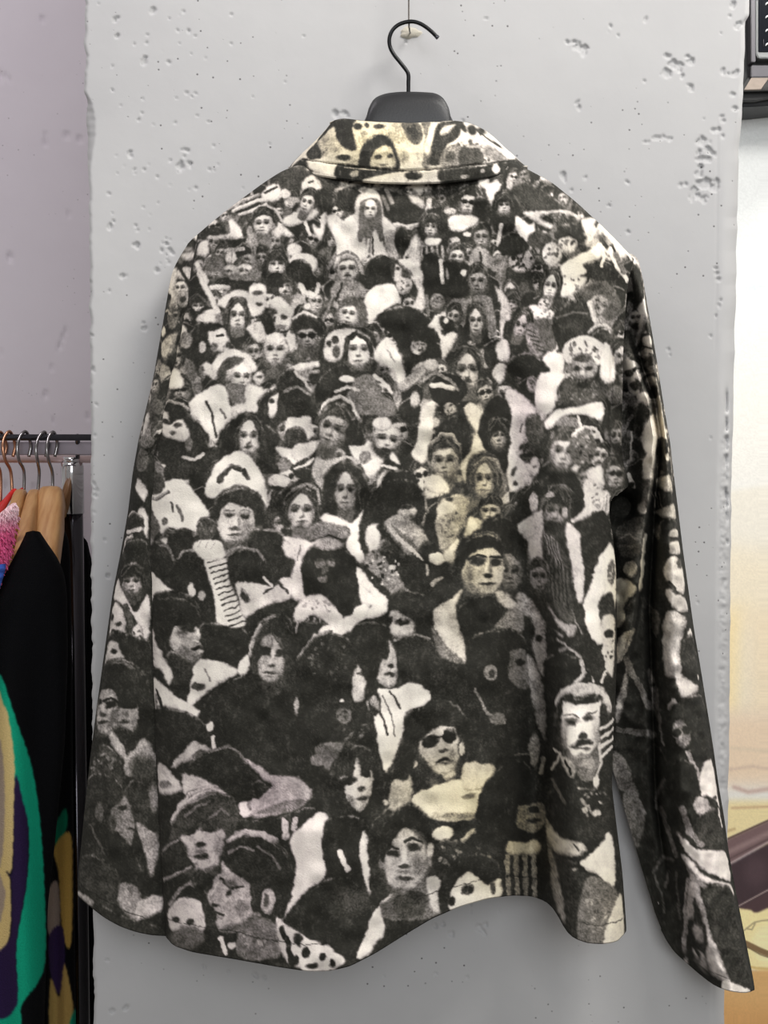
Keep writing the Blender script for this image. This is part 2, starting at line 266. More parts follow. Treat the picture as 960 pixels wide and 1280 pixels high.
BODY = '''
q .13 180 700 800 700 800 1230 180 1230 ~8
# --- top left
q .2 340 205 430 215 420 240 350 236
p .84 377 237 381 224 392 219 403 237
s .15 2.5 386 228 391 226
p .84 327 242 342 230 351 240 347 251 331 250
s .15 3 331 241 346 234
s .84 4.5 292 263 322 250 334 250
s .84 4.5 300 268 318 262 333 256
s .14 2.5 300 264 322 256
s .75 4 270 268 305 250 324 243
e .75 356 242 7 6
e .6 366 250 10 4
p .84 353 275 376 263 395 262 395 270 364 283
f 384 254 14 w=.62 t=.35 y=-.2 g=.85 hr=short
p .13 395 240 412 236 416 262 402 268
f 329 280 15 w=.82 y=-.25 g=.86 hr=short
s .7 3 335 257 346 262 352 275
p .4 326 297 338 297 338 306 326 306
p .82 286 277 292 275 304 290 304 298 263 298 262 295 286 292
e .16 308 288 6 10
e .6 312 290 4 7
p .84 248 305 259 300 260 319 246 318
s .84 4 263 321 257 330
s .6 5 283 313 304 311
e .6 311 323 8 5
e .2 309 324 4 2
e .8 311 334 4 3
s .5 3 318 305 318 330
e .85 368 312 9 8
e .82 379 330 18 14
p .82 348 278 363 290 367 296 353 294
p .7 340 290 352 280 356 292 346 298
f 346 331 14 w=.8 g=.84 hr=bang hg=.15
e .13 374 339 16 15
s .85 4 382 278 387 293
p .85 390 279 396 297 403 297 408 267 402 270 399 285
p .82 408 272 421 269 433 286 424 303 414 290
s .5 5 427 305 411 335
e .72 289 337 9 6
e .25 286 338 5 2
e .35 268 330 12 10
# --- top middle
s .65 5 420 238 455 227
s .5 3 430 245 480 232
e .13 436 250 18 15
p .14 470 236 525 250 528 282 480 278
s .5 5 483 238 490 254
s .4 4 478 245 486 262
p .4 486 222 498 222 498 236 488 238
p .72 511 242 529 251 529 261 514 252
p .86 514 231 532 227 526 243
s .78 6 494 281 510 284 526 280
p .88 428 277 448 267 448 298 440 314 424 322 420 300
p .86 478 270 495 286 480 296
p .62 480 292 493 290 499 322 486 320
e .1 502 300 9 18
p .86 446 278 445 250 455 240 464 236 475 246 480 270 478 290 470 300
p .34 450 258 456 250 474 250 478 275 476 318 462 316 446 314 448 285
p .84 440 304 454 296 460 318 446 330 436 322
p .84 468 288 482 310 486 326 464 322
f 463 262 12 w=.72 g=.92 ex=n
s .36 6 453 256 451 300
s .36 5 474 256 476 300
s .8 2.5 461 300 458 320
s .2 2.5 466 296 466 318
p .72 509 312 522 292 526 320 524 336 511 322
p .14 560 228 580 224 585 250 562 262
s .75 6 535 262 537 250
p .13 525 296 525 272 538 260 556 262 564 282 560 304 570 318 540 310
f 539 284 13 w=.68 g=.78 hr=bang y=-.15 ex=n
p .92 533 298 550 298 549 306 534 306
h .6 2.6 5 6.5 0 527 308 1 22
f 586 254 14 w=.74 t=.1 y=-.2 g=.78 hr=afro ex=g
p .13 595 245 610 250 612 270 600 275 590 268
p .86 562 272 580 269 598 274 587 286 564 288
e .84 584 293 5 3
e .7 569 300 5 4
e .7 563 264 8 4
f 602 297 14 w=.7 g=.58 hr=short
p .62 588 318 598 308 612 316 618 332 590 336
s .2 3 600 316 602 334
f 571 322 13 w=.78 y=.3 g=.84 hr=short hg=.18
p .1 553 328 585 330 586 368 553 368
s .5 3 558 336 560 348
p .1 528 322 552 322 555 370 532 370
s .85 5 551 326 553 353
e .95 580 341 4 4
f 597 352 16 w=.72 g=.62 y=-.1 hr=short
p .84 498 325 519 327 529 345 526 356 514 345
p .2 500 332 512 338 516 348 502 346
f 434 337 16 w=.82 g=.82 ex=m hr=short hg=.2
s .62 5 419 334 424 322 436 319 446 324 453 340
p .5 420 352 448 352 458 370 416 372
s .14 3 428 354 420 376
e .12 476 341 20 22
e .84 496 342 6 11
e .2 497 336 2.5 2
e .2 491 335 3 12
p .95 456 372 468 358 492 356 499 375 484 386 462 404 452 396
e .7 505 356 10 9
e .3 502 354 3 2
# --- top right
p .18 655 225 720 268 700 262 640 262
e .8 605 228 7 7
p .84 607 231 626 231 615 257
e .7 637 229 4 9
p .12 614 262 620 242 634 236 648 250 648 275 636 292 618 290
f 630 257 12 w=.72 g=.78 hr=bang y=.1 ex=n
p .94 646 270 662 281 669 279 663 313 646 288
s .78 5 626 281 623 306
p .84 654 265 680 264 700 264 674 271 690 280 688 286 669 277
s .75 4 700 264 712 266 724 273
s .2 4 684 272 700 268 718 276
p .14 692 290 708 279 728 288 728 304 700 302
e .74 709 306 13 10
z .35 709 306 12 8 8 2.4
p .84 727 275 745 273 742 285 752 285 734 308 733 297
p .22 659 304 664 291 684 289 697 304 696 316 668 310
e .74 690 318 12 15
z .35 690 318 10 13 9 2.2
e .62 652 327 16 14
z .15 652 326 14 12 16 2.4
p .12 622 312 634 293 650 295 662 311 640 320
e .5 622 329 10 11
e .3 622 327 5 3
p .9 700 340 704 330 717 322 738 312 754 303 760 312 748 324 734 330 734 345 729 358 703 372
z .45 716 352 14 12 10 2
p .15 729 330 750 326 770 346 726 346 734 340
s .62 5 724 362 740 354 756 355 768 364
e .25 748 362 18 6
s .9 8 752 282 766 298 780 318
s .16 6 752 300 764 314 770 330
s .9 6 762 312 772 335 786 350
s .85 6 782 312 792 324
s .15 5 774 298 790 316 796 328
s .4 7 770 318 780 340
s .9 4 748 306 756 320 752 332
f 688 358 15 w=.6 t=.2 g=.95 hr=hood
# --- row 2 left
s .86 7 246 331 258 352
s .84 7 249 343 260 366 271 388
e .82 265 391 10 5
s .8 6 264 359 285 360
s .4 8 290 346 320 348
p .84 274 382 286 366 308 364 322 384 320 394
f 297 395 17 w=.68 g=.84 hr=long hg=.13
p .88 312 358 324 354 333 360 330 376 314 376
e .82 323 378 9 16
e .2 324 380 4 2.4
e .3 322 366 7 3
p .75 308 410 326 402 334 420 324 428
p .12 327 398 334 384 343 400 342 420 334 420
p .86 337 376 350 371 367 390 356 402 346 390 338 382
e .8 354 400 10 13
e .22 355 396 5 3
e .5 352 408 6 3
p .8 362 412 372 430 364 440 358 425
p .13 225 440 240 412 262 404 280 408 264 430 258 455
p .84 261 411 279 411 284 420 287 427 281 433 280 438 269 439 262 428
s .15 3 271 419 279 419
e .2 285 431 2 3
e .4 268 433 5 5
e .74 253 434 5 7
e .82 258 399 13 7
e .13 258 408 16 6
e .9 228 415 5 8
e .5 232 425 8 10
p .92 210 484 217 460 229 473 227 484
p .4 230 455 240 450 246 470 238 478
p .84 266 465 273 444 290 436 312 444 318 464
f 301 472 17 w=.8 t=.1 y=.3 g=.85 ex=n
p .26 272 470 278 452 292 446 306 448 296 458 284 464 280 480
p .8 258 452 272 468 268 475 255 465
p .86 330 434 338 420 352 420 360 440 350 434
f 344 438 19 w=.72 g=.9 ex=n
e .88 344 424 12 8
p .3 326 470 350 456 364 464 340 474
s .84 8 362 464 378 458 400 454
s .5 4 372 466 398 464
p .13 364 415 370 398 384 393 398 402 400 420
f 384 421 16 w=.82 g=.66 ex=g
p .14 363 418 368 398 384 392 400 404 402 422 392 412 376 412
s .8 3 366 398 380 390 394 396
p .16 345 482 352 466 368 462 378 478 372 490
s .82 4 369 465 380 476 389 492
e .72 324 473 7 9
e .25 325 471 4 2
e .84 384 383 5 4
s .88 8 376 358 382 366 392 370
s .8 5 398 356 396 366
e .13 345 350 12 10
# --- row 2 middle
p .36 420 400 424 378 440 370 456 380 460 405 448 414
f 436 393 16 w=.76 t=.1 g=.85 y=-.1 ex=n
p .3 424 384 436 372 452 376 458 398 450 402 444 384 432 384
s .45 3 404 400 416 372 424 358
p .14 398 440 410 410 440 405 470 420 464 470 408 470
p .82 406 448 408 422 424 411 446 412 460 424 470 440 464 448 450 424 434 424 424 450
e .2 419 425 5 5
e .18 411 430 3 4
e .3 420 440 5 8
f 448 438 22 w=.74 g=.96 ex=n
s .14 7 431 448 434 424 446 416 460 424 466 444
p .42 452 470 466 470 478 490 482 515 440 515 440 480
s .86 4 468 470 480 478 489 490
p .12 394 500 402 470 428 455 440 475 428 500
e .9 434 474 9 5
p .92 469 440 482 422 493 430 504 457 501 482 492 464 470 452
s .5 2 484 438 494 452
p .74 513 346 525 349 532 380 520 400 513 390 523 365
s .4 4 534 370 536 400
e .68 505 359 9 9
z .25 505 358 7 7 6 1.6
p .1 470 398 490 384 515 384 540 400 545 440 520 470 508 480 506 450 490 420
p .86 534 407 551 392 554 398 550 405 554 419 571 416 567 428 555 450 551 432 546 412
p .12 549 396 566 400 570 412 556 414
e .9 558 401 3 3
e .52 547 376 9 9
z .2 547 376 8 8 7 1.5
e .58 523 434 10 9
z .18 523 432 9 8 9 1.8
e .88 521 440 4 2.6 .5
p .66 514 464 528 452 546 450 548 462 530 468
s .6 13 503 484 516 474 528 464
e .78 536 456 5 4
# --- row 2 right
p .45 592 372 612 372 618 392 620 420 606 412
p .74 618 357 630 368 639 386 640 425 629 432 624 402 626 382
p .12 630 405 640 405 644 440 632 446
e .3 633 440 5 8
f 595 402 17 w=.58 g=.72 hr=long hg=.11
f 584 464 23 w=.68 g=.74 hr=long hg=.1 ex=m
p .78 615 465 625 454 634 461 626 480
p .8 620 430 634 425 636 450 624 450
e .66 680 381 7 8
z .2 680 381 6 7 6 1.5
p .9 657 388 672 382 690 402 698 424 692 445 680 410
z .4 676 396 12 9 8 1.6
h .2 2 6 0 7 640 386 14 -3
f 651 408 15 w=.6 t=.3 g=.72 hr=hood
e .36 680 420 20 23
p .5 656 410 670 406 678 440 664 446
s .8 3 694 405 699 420 696 436
h .2 1.6 5 3 6 658 412 12 4
p .15 690 402 712 378 738 386 740 424 706 444
s .4 2 696 398 716 390 734 392
p .3 728 372 740 354 760 354 772 368 776 390 760 400 740 380
e .56 749 381 12 13
z .2 749 378 9 9 9 1.8
s .74 7 737 378 741 392 745 403
s .74 4 736 416 744 408 756 406 764 412
e .18 754 424 14 14
p .92 684 442 705 444 703 465 690 490 672 474
e .84 730 441 27 21
z .4 730 434 22 12 16 2.6
z .6 752 448 10 12 7 2.6
e .55 729 461 18 16
e .22 728 447 12 6
e .14 721 461 5 3
e .14 736 460 5 3
e .8 728 466 3 3
e .4 712 460 4 6
e .25 728 490 30 18 0 ~4
z .4 728 488 26 14 22 2
e .12 727 480 9 6
p .84 755 430 764 436 770 470 756 480 750 460
p .11 634 465 640 448 660 440 684 456 684 472 660 474
e .6 665 480 7 10
z .25 665 482 6 8 6 1.5
# --- row 3 left
p .14 196 560 200 508 215 502 240 520 262 560 258 590 210 600
s .72 4 200 508 212 501 228 505 236 512
p .84 200 517 209 515 213 529 228 525 237 547 223 551 203 541
e .15 207 527 6 3 .4
e .2 222 532 6 3
e .3 216 541 4 3
e .15 200 530 3 6
s .76 4.5 230 571 242 574 253 568
e .4 236 555 5 9
p .93 237 507 248 493 271 481 283 487 287 505 294 518 277 537 270 554 262 546 250 528
s .16 3 257 501 265 516 270 546
p .4 282 482 306 482 310 506 294 506
p .74 290 508 308 505 306 520 292 524
s .4 3 276 512 282 522
p .86 308 482 326 484 330 492 322 504 334 516 320 524 308 510
e .84 340 503 8 21 .1
e .2 340 501 4 3
p .12 322 520 328 496 340 486 352 490 342 494 336 500 336 520 342 530
e .14 371 504 24 22
s .5 3 356 490 372 483 388 494
p .13 274 560 280 536 306 520 336 532 350 548 340 570 336 592 310 588 280 580
f 311 547 22 w=.66 g=.8 hr=long hg=.12 ex=m
p .84 359 524 372 522 388 522 388 548 360 550
e .18 369 546 15 13
p .9 343 560 369 562 392 566 392 572 368 580
e .44 356 581 9 9
p .95 260 622 265 589 288 567 309 568 327 592 333 612 332 640 322 652 318 622
s .2 6 274 600 288 583 304 588 310 598
e .2 276 598 4 6
e .8 349 602 14 9
e .15 346 610 10 3
s .85 3.5 370 586 384 580 392 574
e .12 380 592 12 8
e .9 203 583 4 3
e .46 196 590 8 14
# --- row 3 middle
p .8 366 560 388 552 408 550 404 563 372 578
s .14 5 372 580 392 570 406 556
p .66 390 585 407 558 418 572 406 610 396 606
p .86 438 549 452 547 472 560 480 572 476 584 462 598 452 580 440 570
e .5 456 572 8 8
p .13 400 525 404 502 424 494 440 505 450 530 458 552 446 558 400 550
s .82 4 400 520 406 504 424 495 440 504 448 524
f 416 537 24 w=.72 t=.3 y=-.25 g=.66 hr=short hg=.13 sh=.5
s .7 4 420 490 434 484 448 488
p .12 430 540 445 520 452 545 458 552 446 556
f 483 550 20 w=.86 t=.15 g=.82 y=.2 ex=nb
e .86 478 530 12 9
e .2 462 532 4 9
p .9 486 572 492 566 500 578 498 580
p .4 462 500 490 500 492 520 470 518
p .88 528 510 543 503 541 539 531 577 514 569 521 552
e .76 519 499 6 10
f 432 614 25 w=.58 g=.76 hr=long hg=.12
p .13 402 622 408 590 428 576 448 582 458 600 466 626 456 638 448 600 436 590 420 596 414 640
s .7 4 416 578 432 571 446 576
s .8 4 478 582 494 585 504 592
e .12 500 610 26 24
s .86 5 479 593 474 603 472 618
e .1 560 486 24 22
s .5 4 524 478 544 466 562 474 572 486
s .9 6 540 482 552 481 566 486
e .62 562 511 8 8
z .25 562 510 7 6 6 1.5
p .13 548 530 575 520 590 545 580 575 548 570
f 556 577 23 w=.74 g=.74 hr=short hg=.16 y=-.1
s .7 4 540 554 552 543 566 544 574 556
p .84 522 604 540 594 556 600 560 616 530 622
h .2 1.6 4 7 3 530 602 5 10
# --- row 3 right
p .8 581 507 594 505 607 520 597 541 583 522
p .78 597 541 612 568 596 580 582 605 576 580 587 566
f 607 492 14 w=.72 t=-.2 g=.6 hr=short ex=gn
p .78 631 493 640 486 662 501 674 518 658 522 656 549 648 566 662 587 660 604 637 613 634 564 637 516
s .25 2 652 530 650 540
e .2 642 590 3 6 .4
e .2 644 605 3 3
p .95 675 468 705 468 696 487 692 510 679 518 668 500
p .09 598 541 606 508 622 492 638 512 636 560 632 590 612 568
f 623 546 17 w=.62 g=.58 y=.1 hr=bang hg=.09 ex=n
p .22 658 525 672 518 680 540 676 575 662 560
p .95 681 531 692 514 722 509 752 503 752 524 727 518 704 520 688 536
p .5 694 530 708 520 722 524 722 536
s .8 3 722 520 726 534 718 540
p .13 670 572 678 544 700 536 722 542 730 558 716 570
f 703 566 22 w=.7 t=.15 y=.2 g=.72 hr=short hg=.15
e .33 728 560 17 23
z .55 728 560 14 20 16 2.2
z .14 728 566 12 16 10 2.4
s .88 4 716 544 730 534 744 536 752 550
p .8 734 590 752 584 754 612 738 610
f 605 600 22 w=.64 g=.7 hr=hood hg=.2
s .55 4 594 582 606 572 620 576 628 592 632 612
e .76 668 583 6 11
e .3 668 583 3 2
# --- row 4 left
p .96 185 618 212 600 230 602 249 624 262 642 247 658 243 664 212 660 201 667 191 642
e .24 192 604 14 15
s .6 5 184 622 196 624 210 614
s .4 4 222 632 228 650
s .3 3 214 628 217 640
e .35 206 652 4 6
p .3 181 630 192 640 200 664 184 670
e .14 226 680 18 20
e .22 258 660 13 14
z .4 258 656 10 9 9 1.6
e .14 196 706 20 30
s .45 3 200 682 210 684 216 694
e .13 240 714 22 28
s .5 3 222 698 230 689 242 688
f 296 646 27 w=.84 g=.72 hr=short hg=.15 y=-.05 ex=a
p .15 268 642 272 622 286 611 304 609 324 617 333 638 326 654 318 646 312 632 292 626 280 630 276 648
p .13 310 668 320 660 346 664 356 680 352 722 334 724 316 700
s .5 3 330 662 346 664 358 670
e .12 308 710 27 24
s .5 3.5 282 690 300 683 320 688 330 700
p .93 256 696 280 690 287 725 297 750 307 782 275 790 268 750 260 722
h .2 2 14 2.2 6.6 260 704 22 -8
p .96 241 684 253 674 274 677 281 687 279 699 257 700
h .6 1.3 3 8 1 252 676 -4 8
e .86 239 738 5 9
e .7 252 744 5 6
p .92 185 716 207 731 224 743 240 748 222 754 186 754
p .82 296 728 340 732 352 722 366 726 362 748 330 758 306 772 300 752
s .2 3 330 742 348 728 360 740
s .9 3.5 330 722 340 732
p .84 354 678 370 672 372 700 356 692
p .13 300 736 310 740 312 752 302 750
f 377 639 23 w=.8 g=.78 hr=hood hg=.14
s .5 4 366 612 384 604 396 612 400 630
p .13 352 660 380 660 390 676 360 672
p .4 366 662 386 662 388 676 368 676
# --- row 4 middle
p .95 406 642 421 646 440 653 450 642 469 626 472 635 454 658 453 702 433 684 437 662 402 652
p .13 450 650 474 607 508 598 530 615 534 642 510 650 480 662 466 690 452 690
e .66 509 640 12 9
e .15 508 634 8 3
e .3 514 645 3 2
s .55 3 530 610 534 640 528 656
p .13 456 700 474 688 500 690 520 690 548 680 548 760 500 740 470 720
p .88 458 662 476 656 473 684 461 688
p .14 472 660 480 658 508 690 496 694
p .58 481 656 496 643 510 648 534 671 517 688 504 688
h .75 2 7 5 4 486 660 12 16
h .3 1.4 6 5 4 490 656 12 16
p .5 454 700 470 688 490 710 512 742 494 748 474 724
z .85 480 712 20 20 16 2
z .12 476 708 20 20 18 2.4
e .85 544 697 9 6
s .6 5 540 730 552 722
s .7 3 533 706 535 718
p .84 355 670 391 679 393 690 378 717 382 748 366 748 364 721 370 694
s .5 2 376 682 372 700
p .1 378 730 376 704 390 682 414 680 436 690 452 712 452 760 400 765 384 750
e .42 400 705 6 6
e .48 413 704 6 5
e .2 399 701 5 2
e .2 414 700 5 2
e .3 406 713 4 7
e .4 404 723 6 5
e .12 404 719 5 1.4
p .5 384 671 391 656 412 653 434 663 432 673 394 675
s .14 3 392 676 412 670 432 675
e .62 410 680 19 8
p .9 447 708 467 733 484 752 454 756 448 728
# --- row 4 right
p .64 546 646 566 618 586 626 578 660 556 690 548 676
z .4 562 656 12 24 16 2.4
p .84 545 636 555 626 570 630 568 640 552 646
e .2 561 624 5 3
p .84 530 604 548 600 558 612 545 618 534 612
e .95 547 698 11 7
p .74 556 690 572 678 576 682 570 700 558 702
f 613 640 15 w=.78 g=.74 hr=short hg=.1 y=-.3
p .8 580 668 588 646 600 656 598 668 584 674
p .1 568 715 574 686 594 664 612 646 640 648 658 690 655 740 620 700
f 638 715 24 w=.6 g=.44 y=-.1 ex=n
p .1 606 660 628 645 648 660 656 690 648 700 636 690 618 690
f 600 712 32 w=.76 g=.66 hr=short hg=.09 y=.12 sh=.3 ex=n
p .09 568 720 572 690 592 668 616 664 630 684 626 706 618 690 606 684 590 690 580 704
e .07 598 702 8 4.5
e .07 619 704 6.5 4.5
e .07 610 719 4.5 3
e .3 608 731 9 2.4
p .1 640 640 672 600 676 640 662 652 650 680
p .12 674 640 674 610 690 590 715 590 730 612 732 640 720 640 712 620 690 620 684 650
e .72 667 629 6 13
f 694 640 24 w=.62 t=.2 y=.1 g=.56 hr=bang hg=.12 ex=b
e .62 687 618 6 3.5
p .76 646 659 660 646 674 639 679 644 678 702 664 702 659 678
p .8 707 655 728 673 730 744 722 750 713 704
p .24 678 664 690 668 706 690 714 740 716 780 694 760 680 710
h .5 1.5 5 4 3 680 664 8 36
h .12 2 6 5 4 682 690 2 50
f 673 722 18 w=.62 g=.5 y=.1 hr=short ex=n
s .7 6 717 650 732 644
p .8 729 604 748 598 756 634 732 648 718 651 731 632
z .5 742 622 10 16 10 2.4
p .14 728 652 756 640 770 690 755 695 738 715 728 700
e .62 706 640 4 6
p .95 744 711 755 691 764 678 771 697 771 760 732 762 734 744 747 726 739 720
e .36 765 716 6 17
z .6 765 716 4 14 8 1.8
s .12 3 740 716 752 712
# --- row 5 left
p .12 188 790 188 748 210 738 236 744 252 764 254 782 244 784 218 786 214 810
p .66 210 797 220 782 240 787 246 782 255 795 249 803 254 815 249 823 239 829 222 819
e .12 234 787 8 3 .3
e .95 249 791 4 2.6 .9
e .2 247 809 6 2
e .85 250 813 3 1.6
e .46 226 812 6 8 0 ~4
s .9 2 243 800 248 802
p .12 252 780 290 784 310 790 306 812 296 840 260 824
p .14 210 815 246 826 240 850 234 870 214 855
p .82 188 786 197 806 215 842 211 856 199 836 190 830
p .94 238 856 243 834 253 824 282 830 298 840 270 856 247 875 234 884
e .25 248 858 9 5
s .5 3 256 836 262 850
p .92 186 848 212 862 221 871 253 891 256 904 223 886 200 886 188 890
s .15 4 194 862 204 888
s .5 5 192 868 196 892
p .93 297 838 308 818 318 834 306 846
p .12 306 800 326 776 358 768 372 800 384 850 440 880 430 930 390 945 330 935 270 920 246 905 268 862 310 838
p .84 366 768 381 747 402 744 414 753 428 772 424 787 410 781 392 770 372 778
z .6 396 760 20 10 14 2.4
h .6 2.2 5 7 -1 372 776 -2 14
p .12 372 786 392 776 420 790 400 830 380 850
f 340 825 28 w=.6 g=.6 hr=long hg=.14
p .14 316 846 320 800 334 774 352 772 368 800 372 850 360 856 356 820 350 800 340 790 332 812 328 850
s .6 5 312 820 316 798 326 782
s .5 4 330 774 342 770
# --- row 5 middle
p .9 447 728 462 728 484 751 480 768 454 775 440 787 428 793 400 792 404 784 440 768 470 752
p .95 442 772 446 758 460 756 460 766 452 776
p .13 372 885 371 826 392 796 412 790 440 802 448 826 442 885
s .55 4 373 824 380 810 394 794 414 789
z .28 410 825 26 28 22 2.2
p .76 441 846 448 830 457 834 454 842 458 857 452 877 441 874
e .3 449 842 3 2
p .13 436 794 454 778 482 780 488 798 480 826 458 850 444 820
p .72 476 828 485 817 486 799 494 805 497 826 494 855 483 858 472 849
e .15 488 833 4 3
e .15 488 843 6 2.6
e .12 482 812 5 12
p .12 483 768 492 742 516 738 540 755 538 800 548 850 520 850 500 820 488 800
p .72 486 766 496 764 516 776 518 790 500 796 490 792
e .15 504 777 10 5
e .14 488 776 3 5
s .5 4 494 800 520 793 536 798
p .13 498 800 540 802 548 856 505 850
p .95 497 860 514 853 531 861 538 876 508 892 504 918 483 965 473 930 468 896 458 878 470 862
s .14 3 470 880 480 900 484 918
s .2 3 488 864 500 885
s .3 2 478 870 490 894 494 920
p .14 456 860 470 858 476 886 466 894
p .6 462 876 470 870 474 890
# --- row 5 right
p .76 541 768 566 747 579 737 570 763 577 792 583 828 556 806
p .45 540 780 556 806 580 828 560 826 546 812
p .1 574 760 600 744 616 746 622 790 584 800
s .7 3 596 739 616 739
p .74 620 738 633 740 647 757 638 762 622 750
p .45 617 790 634 764 650 760 652 790
p .1 582 820 590 796 620 786 650 790 660 815 650 846 620 870 590 860
e .5 613 841 9 10 -.3
e .2 614 842 4 5
p .4 640 815 655 812 660 840 664 852 655 862 636 846
e .1 650 828 6 4
p .55 649 741 666 752 682 782 680 797 672 799 663 772 648 764
p .6 665 800 680 790 682 840 676 842 668 818
e .15 674 798 4 4
p .62 682 754 703 778 720 780 715 797 697 780
p .58 658 818 678 852 682 924 668 890
p .13 690 790 704 796 716 820 724 848 692 850
s .62 3 696 800 714 812 726 822
s .45 2 714 762 728 792
s .5 4 700 812 712 810
p .94 735 744 753 691 759 726 750 762 755 799 745 804 732 780
p .18 752 746 766 742 770 770 756 778 748 764
p .8 752 776 770 774 768 842 756 832
e .15 762 792 6 6
z .2 762 812 6 14 6 2
s .85 3 722 832 733 838 742 852
s .8 3 756 822 758 838 752 852
p .1 680 826 700 816 726 824 740 846 730 856 700 858 684 850
s .7 5 727 826 730 842 720 854
# --- row 6 left
p .13 186 890 222 886 256 904 260 930 236 950 200 950
e .95 262 908 5 5
s .9 5 266 922 268 936
p .76 235 932 244 927 266 940 237 951 214 960
e .3 250 942 10 4 -.4
p .76 195 955 206 958 227 987 198 990
e .5 206 980 8 5
p .14 236 956 262 938 290 934 308 956 312 1000 290 1010 262 980
s .45 3 262 940 284 933 300 942 308 954
p .74 228 968 240 969 276 985 250 996 230 992
p .7 305 948 326 958 341 968 373 972 390 993 368 1012 318 1022 312 1002 341 984 327 972
p .45 320 1016 360 1000 380 1000 366 1014
p .14 314 982 328 976 334 988 320 998
e .95 307 1012 9 10
e .5 312 1008 3 5
p .14 300 1024 340 1024 388 1008 392 1020 360 1045 310 1045
s .7 8 356 1028 358 1046
s .7 6 370 1024 368 1036
e .7 370 882 3 10
e .5 399 950 10 8
# --- row 6 middle
p .42 394 933 428 928 414 956 408 962
e .4 430 895 9 10
z .2 430 895 8 8 7 2
e .95 428 875 2.5 2.5
p .13 408 1040 412 980 428 930 456 905 470 940 484 1000 474 1060 430 1060
z .3 440 920 16 14 12 2
p .8 432 985 442 960 446 947 451 970 465 962 462 995 452 1014 441 1008
e .15 437 968 5 16 .2
e .25 449 986 3 2
e .25 453 999 5 2.4 -.3
p .14 428 972 436 940 446 930 462 936 470 960 462 964 452 966 446 950 440 976
f 548 938 33 w=.7 t=-.15 y=.1 g=.7 hr=afro hg=.13 ex=gb
z .3 545 895 30 14 14 2
e .72 561 967 8 8
e .84 517 955 4 4
s .8 4 577 932 576 942
p .92 514 998 550 980 580 974 604 978 602 1018 570 1026 536 1022
e .5 575 1020 30 4 0 ~3
e .5 586 995 9 3 -.2
p .66 490 980 513 969 512 1003 488 1018
e .82 482 1003 3 3
# --- row 6 right
p .1 622 950 640 944 664 946 668 1000 630 1050 608 1040 598 1010
e .46 668 938 7 20
p .78 580 955 600 954 618 959 604 986 580 986
f 727 909 37 w=.7 t=-.08 y=.08 g=.9 hr=short hg=.13 ex=m
s .78 8 697 878 704 864 722 857 744 859 758 872 762 886
s .86 6 720 862 738 862
s .12 6 702 878 722 877 750 872
p .12 748 884 764 892 760 912 750 920
e .2 717 901 9 6
e .2 736 896 8 6
p .4 712 946 748 932 752 950 746 974 728 974
e .65 736 956 10 8 0 ~4
s .85 3 750 930 752 955 744 978
h .85 4 4 0 11 752 912 18 -12
s .8 3 692 936 700 942 690 962
s .6 6 680 948 676 966
p .7 700 945 716 952 718 972 708 966
s .12 3 706 950 714 968
s .5 3 594 862 608 890 630 904
e .4 622 898 10 8
# --- bottom left
p .3 218 1060 218 1018 236 990 270 984 294 1000 296 1035 280 1048
s .74 6 216 1030 224 1008 240 992 262 984 280 992
f 253 1064 28 w=.84 g=.72 hr=bang hg=.16 y=-.1 ex=n
z .4 256 1005 30 14 12 3
p .14 200 1065 224 1046 236 1070 244 1084 226 1090 202 1096
s .6 4 202 1101 220 1094 238 1084
s .5 3 204 1062 222 1050
p .14 244 1090 262 1090 262 1120 244 1112
e .78 234 1148 25 26
e .2 220 1149 5 4
e .22 238 1152 5 4
e .34 234 1172 22 14 0 ~4
s .5 4 212 1130 226 1110 238 1104 252 1116 264 1140
p .14 240 1104 256 1112 270 1140 272 1180 258 1185 254 1140
p .14 274 1088 278 1058 296 1038 328 1040 356 1060 368 1090 364 1120 350 1150 340 1142 345 1112 326 1110 314 1138 308 1106 280 1094
s .72 7 288 1046 306 1040 326 1042 346 1050
z .5 300 1058 16 10 10 3
p .62 259 1120 266 1106 274 1093 300 1098 312 1104 315 1138 328 1145 296 1166 272 1161 272 1140 262 1130
s .15 3.5 276 1100 292 1108 304 1106
e .15 292 1110 9 2.6
e .4 300 1140 8 9 0 ~4
e .15 270 1140 5 3 -.3
e .12 268 1131 3 3
e .8 264 1120 4 5
s .85 2 270 1110 264 1124
e .72 335 1126 9 16 .1
e .3 334 1124 4 9
p .46 300 1160 330 1148 348 1160 350 1195 300 1196
z .6 320 1176 20 12 14 2.4
p .86 346 1150 360 1158 400 1184 410 1212 376 1212 352 1190
s .12 7 352 1160 360 1180 366 1206
e .13 374 1176 6 10 -.5
e .13 386 1194 8 6
e .13 370 1200 5 6
s .9 5 276 1172 282 1192
e .85 290 1182 5 4 -.5
p .94 363 1050 380 1030 403 1015 411 1034 406 1095 384 1112 352 1150 345 1148 362 1110 370 1080
s .75 6 355 1026 356 1046
# --- bottom middle
e .12 423 1150 43 55
e .24 440 1125 20 16 0 ~9
p .92 378 1176 405 1180 420 1190 432 1204 400 1216 378 1214
e .14 383 1190 6 7
e .14 403 1196 5 5
e .14 415 1204 4 5
e .14 390 1208 8 4
p .12 404 1030 430 1020 460 1030 462 1100 430 1096 408 1090
p .92 451 1048 458 1041 463 1116 456 1100 449 1060
s .9 7 425 1066 430 1076 434 1086
p .14 462 1040 490 1010 500 1060 490 1110 466 1130
f 508 1074 40 w=.7 g=.64 hr=short hg=.12 y=-.1 t=-.12 ex=a
p .12 476 1060 482 1026 508 1005 534 1018 542 1050 536 1060 528 1042 508 1036 492 1052 480 1080
p .4 480 1125 500 1115 540 1100 548 1118 544 1145 500 1150 478 1145
p .22 494 1122 530 1112 530 1140 500 1148
p .94 446 1196 458 1165 466 1142 492 1117 476 1130 481 1160 470 1180 456 1196
